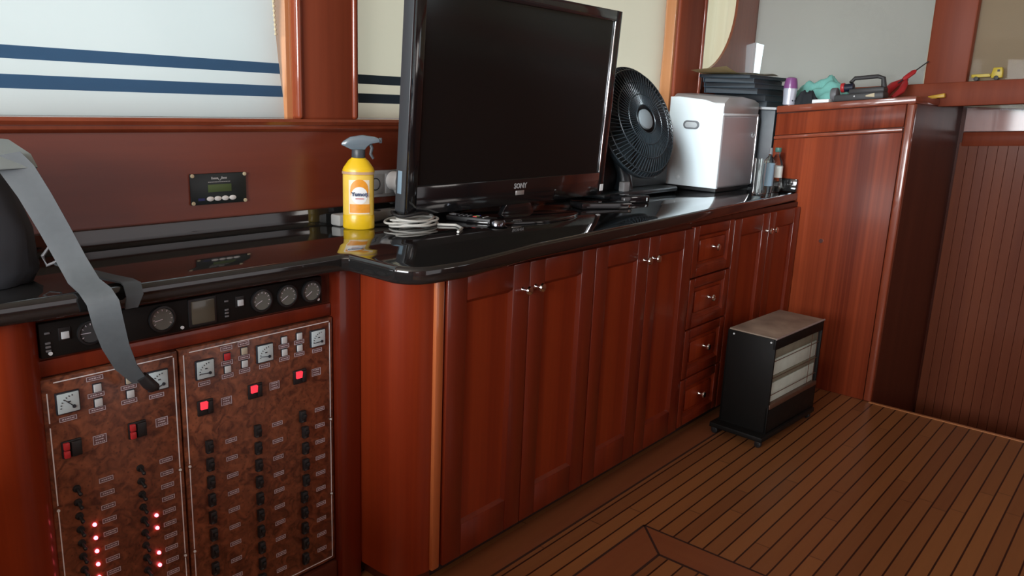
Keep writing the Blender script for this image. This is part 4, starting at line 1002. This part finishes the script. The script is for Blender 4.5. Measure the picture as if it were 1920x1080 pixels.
b.tube([(0.618, 1.745, 1.030), (0.640, 1.735, 1.040), (0.646, 1.735, 1.062), (0.628, 1.745, 1.070), (0.614, 1.750, 1.050)], 0.0035, 8, closed=True)
b.build('buckle', MAT['grey'], bg)

# ================================================================== HEATER
ht = thing('room_heater', 'black portable room heater on castors standing on the floor before the drawers', 'heater', (3.40, 1.27, 0), rz=math.radians(-3.2))
hx, hy = 0.245, 0.110
b = MB()
b.box(-hx, hx, hy - 0.012, hy, 0.05, 0.470, 0.002)                        # back
b.box(-hx, -hx + 0.012, -hy, hy, 0.05, 0.470, 0.003); b.box(hx - 0.012, hx, -hy, hy, 0.05, 0.470, 0.003)
b.box(-hx, hx, -hy, -hy + 0.012, 0.05, 0.170, 0.002); b.box(-hx, hx, -hy, -hy + 0.012, 0.425, 0.470, 0.002)
b.box(-hx, hx, -hy, hy, 0.045, 0.057)
b.build('body', MAT['heater_black'], ht, world=False)
b = MB(); b.box(-hx + 0.004, hx - 0.004, -hy + 0.004, hy - 0.004, 0.466, 0.476, 0.003); b.build('top_plate', MAT['rust'], ht, world=False)
b = MB(); b.tube([(-hx, -hy, 0.473), (hx, -hy, 0.473)], 0.004, 8); b.build('top_rim', MAT['steel_dark'], ht, world=False)
for z0, z1, m in ((0.180, 0.268, MAT['ceramic']), (0.268, 0.300, MAT['ceramic_dim']), (0.300, 0.375, MAT['ceramic']), (0.375, 0.425, MAT['ceramic_dim'])):
    MB().box(-hx + 0.012, hx - 0.014, -hy + 0.016, -hy + 0.030, z0, z1 - 0.002, 0.003).build('heating_plaque', m, ht, world=False)
b = MB(); b.box(-hx + 0.006, hx - 0.006, -hy - 0.004, -hy + 0.018, 0.160, 0.182, 0.004); b.build('front_lip', MAT['brown_lip'], ht, world=False)
b = MB()
for k in range(3): b.tube([(-hx + 0.015, -hy + 0.006, 0.22 + 0.075 * k), (hx - 0.015, -hy + 0.006, 0.22 + 0.075 * k)], 0.0016, 6)
for k in range(2): b.tube([(hx - 0.10 + 0.06 * k, -hy + 0.006, 0.18), (hx - 0.10 + 0.06 * k, -hy + 0.006, 0.425)], 0.0016, 6)
b.build('guard_wire', MAT['brown_lip'], ht, world=False)
b = MB(); b.box(-hx - 0.055, hx - 0.01, -hy - 0.012, hy + 0.015, 0.030, 0.052, 0.004); b.build('base_plate', MAT['heater_black'], ht, world=False)
for x, y in ((-hx + 0.0005, -hy + 0.02), (-hx + 0.0005, hy - 0.03)): MB().cyl((x, y, 0.455), (-1, 0, 0), 0.004, 0.003, 10).build('screw', MAT['steel'], ht, world=False)
def m_caster():
    b = MB(); b.cyl((-0.009, 0, 0.0155), (1, 0, 0), 0.015, 0.018, 18, bev=0.002); b.box(-0.013, 0.013, -0.006, 0.012, 0.014, 0.031, 0.002); return b.mesh('caster', MAT['black'])
CST = m_caster()
for x, y in ((-hx - 0.035, -hy + 0.01), (hx - 0.035, -hy + 0.01), (-hx - 0.035, hy - 0.005), (hx - 0.035, hy - 0.005)): part('caster', CST, ht, (x, y, 0))

# ================================================================== CLUTTER on the tall cabinet and black box
def on_top(x, y, dz=0.0): return (x, y, ztop(y) + dz)
FT = [('second from the top', 0), ('third from the top', 0), ('fourth from the top', 0), ('fifth from the top', 0)]
z = 1.410
names = ['lowest dark folder of the stack on the black box behind the ice maker', 'dark folder second from the bottom of the stack behind the ice maker', 'dark folder third from the bottom of the stack behind the ice maker',
         'dark folder third from the top of the stack behind the ice maker', 'dark folder second from the top of the stack behind the ice maker', 'uppermost dark folder of the stack behind the ice maker, under loose paper']
dims = [(4.06, 4.38, 1.715, 2.0, 0.028, 0.02), (4.05, 4.34, 1.715, 2.0, 0.031, -0.015), (3.92, 4.32, 1.72, 2.005, 0.028, 0.05), (3.90, 4.30, 1.70, 1.985, 0.024, -0.06), (3.86, 4.28, 1.715, 1.985, 0.022, 0.045), (3.84, 4.25, 1.695, 1.98, 0.016, -0.09)]
for nm, (a, c, e, f, h, rz) in zip(names, dims):
    cx, cy = (a + c) / 2, (e + f) / 2
    fo = thing('folder', nm, 'folder', (cx, cy, z), rz=rz, group='dark folders stacked behind the ice maker')
    w, d = (c - a) / 2, (f - e) / 2
    b = MB(); b.box(-w, w, -d, d, 0.0, 0.0022, 0.0008); b.box(-w, w, -d, d, h - 0.0026, h - 0.0004, 0.0008); b.box(-w, w, d - 0.003, d, 0.0, h - 0.0004, 0.0008); b.build('cover', MAT['folder'], fo, world=False)
    MB().box(-w + 0.012, w - 0.012, -d + 0.006, d - 0.004, 0.0025, h - 0.003).build('pages', plain('grey_pages', (0.05, 0.06, 0.07), 0.7), fo, world=False)
    z += h
sh = MB(); t = bmesh.new(); n = 12
G = [[t.verts.new((3.80 + 0.40 * i / n, 1.72 + 0.26 * j / n, z + 0.0075 + 0.012 * math.sin(i * 0.5) ** 2 * (i / n))) for i in range(n + 1)] for j in range(n + 1)]
for j in range(n):
    for i in range(n): t.faces.new((G[j][i], G[j][i + 1], G[j + 1][i + 1], G[j + 1][i]))
bmesh.ops.solidify(t, geom=list(t.faces), thickness=0.0015); sh._add(t)
solo(sh, 'paper_sheet', MAT['paper'], 'loose pale paper lying on top of the dark folder stack', 'paper', (4.0, 1.85, z))

sh = MB(); t = bmesh.new(); n = 8
G = [[t.verts.new((3.74 + 0.30 * i / n, 1.80 + 0.19 * j / n, 1.5635 + 0.030 * max(0, 1 - i / 5) ** 1.5 - 0.020 * max(0, 1 - i / 5) * (j / n))) for i in range(n + 1)] for j in range(n + 1)]
for j in range(n):
    for i in range(n): t.faces.new((G[j][i], G[j][i + 1], G[j + 1][i + 1], G[j + 1][i]))
bmesh.ops.solidify(t, geom=list(t.faces), thickness=0.0012); sh._add(t)
solo(sh, 'paper_sheet', plain('cream_paper', (0.66, 0.56, 0.34), 0.7), 'cream sheet curling out from the left end of the dark folder stack', 'paper', (3.9, 1.9, 1.5635))

do = thing('deodorant', 'silver deodorant stick with purple cap on the tall cabinet, in front of teal cloth', 'deodorant', on_top(4.10, 1.612, 0.003))
MB().lathe([(0, 0.002), (0.027, 0.0), (0.030, 0.003), (0.031, 0.03), (0.034, 0.075), (0.033, 0.084), (0, 0.084)], seg=32, sy=1.0).build('bottle_body', MAT['deo_body'], do, world=False)
MB().lathe([(0.0345, 0.082), (0.0345, 0.088), (0.030, 0.118), (0.026, 0.132), (0.016, 0.137), (0, 0.138)], seg=32).build('cap', MAT['purple'], do, world=False)
b = MB()
for a in (232, 262):
    a = math.radians(a); b.cyl((0.0295 * math.cos(a), 0.0295 * math.sin(a), 0.022), (math.cos(a), math.sin(a), 0), 0.004, 0.003, 10)
b.build('print_mark', MAT['ink'], do, world=False)

def heap(name, label, cx, cy, ax, ay, h, mat, seed, cat='cloth'):
    rnd = random.Random(seed); t = bmesh.new(); n = 30; ph = [rnd.uniform(0, 6.28) for _ in range(8)]
    def hgt(u, v):
        r = math.hypot(u, v)
        if r >= 1: return 0.0
        e = (1 - r ** 3.0)
        return h * e * (0.74 + 0.10 * math.sin(5 * u + ph[0] + 2 * v) + 0.09 * math.sin(7 * v - 3 * u + ph[1]) + 0.07 * math.sin(13 * u + 9 * v + ph[2]) + 0.04 * math.sin(21 * v + ph[5]))
    z0 = ztop(cy)
    G = []
    for j in range(n + 1):
        row = []
        for i in range(n + 1):
            u, v = 2 * i / n - 1, 2 * j / n - 1
            m_ = max(abs(u), abs(v)); rr = math.hypot(u, v); k = m_ / rr if rr > 1e-6 else 1
            uu, vv = u * k, v * k; wob = 1 + 0.10 * math.sin(4 * math.atan2(vv, uu) + ph[3]) + 0.05 * math.sin(9 * math.atan2(vv, uu) + ph[4])
            x, y = cx + ax * uu * wob, cy + ay * vv * wob
            row.append(t.verts.new((x, y, ztop(y) + 0.001 + hgt(uu, vv))))
        G.append(row)
    for j in range(n):
        for i in range(n): t.faces.new((G[j][i], G[j][i + 1], G[j + 1][i + 1], G[j + 1][i]))
    low = {v: t.verts.new((v.co.x, v.co.y, ztop(v.co.y))) for v in list(t.verts)}
    ring = [G[0][i] for i in range(n)] + [G[j][n] for j in range(n)] + [G[n][n - i] for i in range(n)] + [G[n - j][0] for j in range(n)]
    for a, c in zip(ring, ring[1:] + ring[:1]): t.faces.new((a, c, low[c], low[a]))
    t.faces.new([low[v] for v in ring])
    used = set(ring); [t.verts.remove(w) for v, w in low.items() if v not in used]
    bmesh.ops.recalc_face_normals(t, faces=t.faces)
    b = MB(); b._add(t); return solo(b, name, mat, label, cat, (cx, cy, z0), ang=70)
heap('teal_cloth', 'crumpled teal cloth heaped on the tall cabinet behind the deodorant', 4.325, 1.535, 0.105, 0.175, 0.150, MAT['teal'], 3)
heap('black_cloth', 'small crumpled black cloth in front of the teal cloth', 4.128, 1.537, 0.038, 0.064, 0.082, MAT['soft_black'], 5)
b = MB(); b.hexa([(4.06, 1.40, ztop(1.40) + .001), (4.13, 1.40, ztop(1.40) + .001), (4.13, 1.482, ztop(1.482) + .001), (4.06, 1.482, ztop(1.482) + .001), (4.06, 1.40, ztop(1.40) + .016), (4.13, 1.40, ztop(1.40) + .016), (4.13, 1.482, ztop(1.482) + .019), (4.06, 1.482, ztop(1.482) + .019)], 0.003)
solo(b, 'white_box', MAT['white'], 'small flat white box at the front edge of the tall cabinet, below the teal cloth', 'box', (4.095, 1.44, ztop(1.44)))

# work lamp lying on the cabinet: grey end disc, dark body, loop handle, red ring
wl = thing('work_lantern', 'dark grey hand lantern with loop handle and red ring lying on the tall cabinet', 'lantern', on_top(4.13, 1.27), rot=(math.radians(-6.0), 0, 0))
b = MB()
b.box(-0.045, 0.045, -0.115, 0.115, 0.001, 0.034, 0.008); b.box(-0.036, 0.036, -0.115, 0.05, 0.03, 0.058, 0.010); b.build('body', MAT['dark_grey'], wl, world=False)
b = MB(); b.cyl((0, 0.108, 0.037), (0, 1, 0), 0.034, 0.032, 28, bev=0.006); b.build('lamp_head', MAT['grey'], wl, world=False)
b = MB(); b.tube([(0, 0.035, 0.055), (0, 0.047, 0.092), (0, 0.030, 0.108), (0, -0.075, 0.108), (0, -0.100, 0.098), (0, -0.104, 0.055)], [0.011, 0.011, 0.010, 0.010, 0.011, 0.013], 10); b.build('handle', MAT['dark_grey'], wl, world=False)
b = MB(); b.cyl((0, 0.076, 0.068), (0, 1, 0), 0.023, 0.018, 24, bev=0.004); b.build('red_ring', MAT['red_plastic'], wl, world=False)
b = MB(); b.cyl((0, 0.035, 0.066), (0, 1, 0), 0.019, 0.045, 24); b.build('barrel', plain('navy_plastic', (0.012, 0.016, 0.035), 0.4), wl, world=False)
b = MB(); b.prism([(-0.075, 0.030), (-0.075, 0.011), (-0.035, 0.016), (-0.035, 0.022)], -0.0478, -0.0445, 'x'); b.build('cream_wedge', MAT['cream'], wl, world=False)
b = MB(); b.ball((-0.0455, 0.018, 0.021), 0.004, seg=10); b.build('switch_dot', MAT['white'], wl, world=False)

# pliers and screwdriver leaning on the windshield sill
def leaning(name, label, cat, a, c):
    a, c = Vector(a), Vector(c); d = (c - a); q = d.to_track_quat('X', 'Z')
    o = thing(name, label, cat, a, rot=q.to_euler()); return o, d.length
pz, L_ = leaning('pliers', 'red-handled pliers leaning against the windshield sill behind the hand lantern', 'pliers', (4.30, 1.185, ztop(1.185) + 0.012), (4.485, 1.150, 1.615))
b = MB(); b.tube([(0.0, -0.010, 0.002), (0.06, -0.026, 0.0), (0.12, -0.016, 0), (0.15, -0.006, 0)], [0.009, 0.017, 0.016, 0.009], 10); b.build('handle', MAT['red_plastic'], pz, world=False)
b = MB(); b.tube([(0.0, 0.022, 0.004), (0.05, 0.040, 0.0), (0.10, 0.034, 0), (0.15, 0.008, 0)], [0.011, 0.021, 0.021, 0.009], 10); b.build('handle', MAT['red_plastic'], pz, world=False)
b = MB(); b.cyl((0.158, 0, -0.007), (0, 0, 1), 0.014, 0.014, 18); b.prism([(0.155, -0.012), (0.20, -0.004), (0.20, 0.004), (0.155, 0.012)], -0.006, 0.006, 'z', bev=0.002); b.build('jaws', MAT['dark_grey'], pz, world=False)
sd, L_ = leaning('screwdriver', 'red-handled screwdriver with black shaft leaning up beyond the pliers', 'screwdriver', (4.40, 1.165, 1.568), (4.494, 1.083, 1.662))
b = MB(); b.tube([(0.0, 0, 0), (0.01, 0, 0), (0.03, 0, 0), (0.065, 0, 0), (0.078, 0, 0)], [0.006, 0.011, 0.012, 0.012, 0.006], 14); b.build('handle', MAT['red_plastic'], sd, world=False)
b = MB(); b.tube([(0.075, 0, 0), (0.155, 0, 0)], 0.0032, 8); b.build('shaft', MAT['dark_grey'], sd, world=False)
b = MB(); b.tube([(-0.03, 0, 0), (0.002, 0, 0)], 0.0032, 8); b.build('tail', MAT['dark_grey'], sd, world=False)
yk = thing('scraper', 'flat brown stick with yellow handle lying along the windshield sill beside the pillar', 'scraper', (4.462, 1.10, ztop(1.10)), rot=(math.radians(-6.05), 0, 0))
b = MB(); b.box(-0.012, 0.012, -0.055, 0.13, 0.001, 0.008, 0.002); b.build('blade', MAT['stick'], yk, world=False)
b = MB(); b.prism([(-0.125, 0.001), (-0.050, 0.001), (-0.050, 0.013), (-0.125, 0.022)], -0.014, 0.014, 'x', bev=0.003); b.build('handle', MAT['tool_yellow'], yk, world=False)

# toy truck on the windshield sill
tzs = 1.553 + camber(0.816)
ty_ = thing('toy_truck', 'small yellow toy truck parked on the windshield sill right of the pillar', 'toy truck', (XS - 0.037, 0.816, tzs + 0.0005), rot=(math.radians(-4.3), 0, 0))
b = MB(); b.box(-0.018, 0.018, -0.015, 0.066, 0.017, 0.024, 0.001); b.box(-0.018, -0.015, -0.012, 0.066, 0.022, 0.031, 0.0008); b.box(0.015, 0.018, -0.012, 0.066, 0.022, 0.031, 0.0008); b.box(-0.018, 0.018, 0.063, 0.066, 0.020, 0.031); b.build('bed', MAT['toy_yellow'], ty_, world=False)
b = MB(); b.prism([(-0.064, 0.010), (-0.018, 0.010), (-0.018, 0.030), (-0.026, 0.058), (-0.062, 0.058), (-0.065, 0.040)], -0.018, 0.018, 'x', bev=0.003); b.build('cab', MAT['toy_yellow'], ty_, world=False)
for sx in (-0.0185, 0.0185): MB().box(sx - 0.0006, sx + 0.0006, -0.054, -0.043, 0.038, 0.048).build('cab_window', MAT['dark_grey'], ty_, world=False)
WHL = MB().cyl((-0.004, 0, 0), (1, 0, 0), 0.0105, 0.008, 18, bev=0.0015).mesh('wheel', MAT['dark_grey'])
for y in (-0.040, 0.045):
    for x in (-0.016, 0.016): part('wheel', WHL, ty_, (x, y, 0.0105))
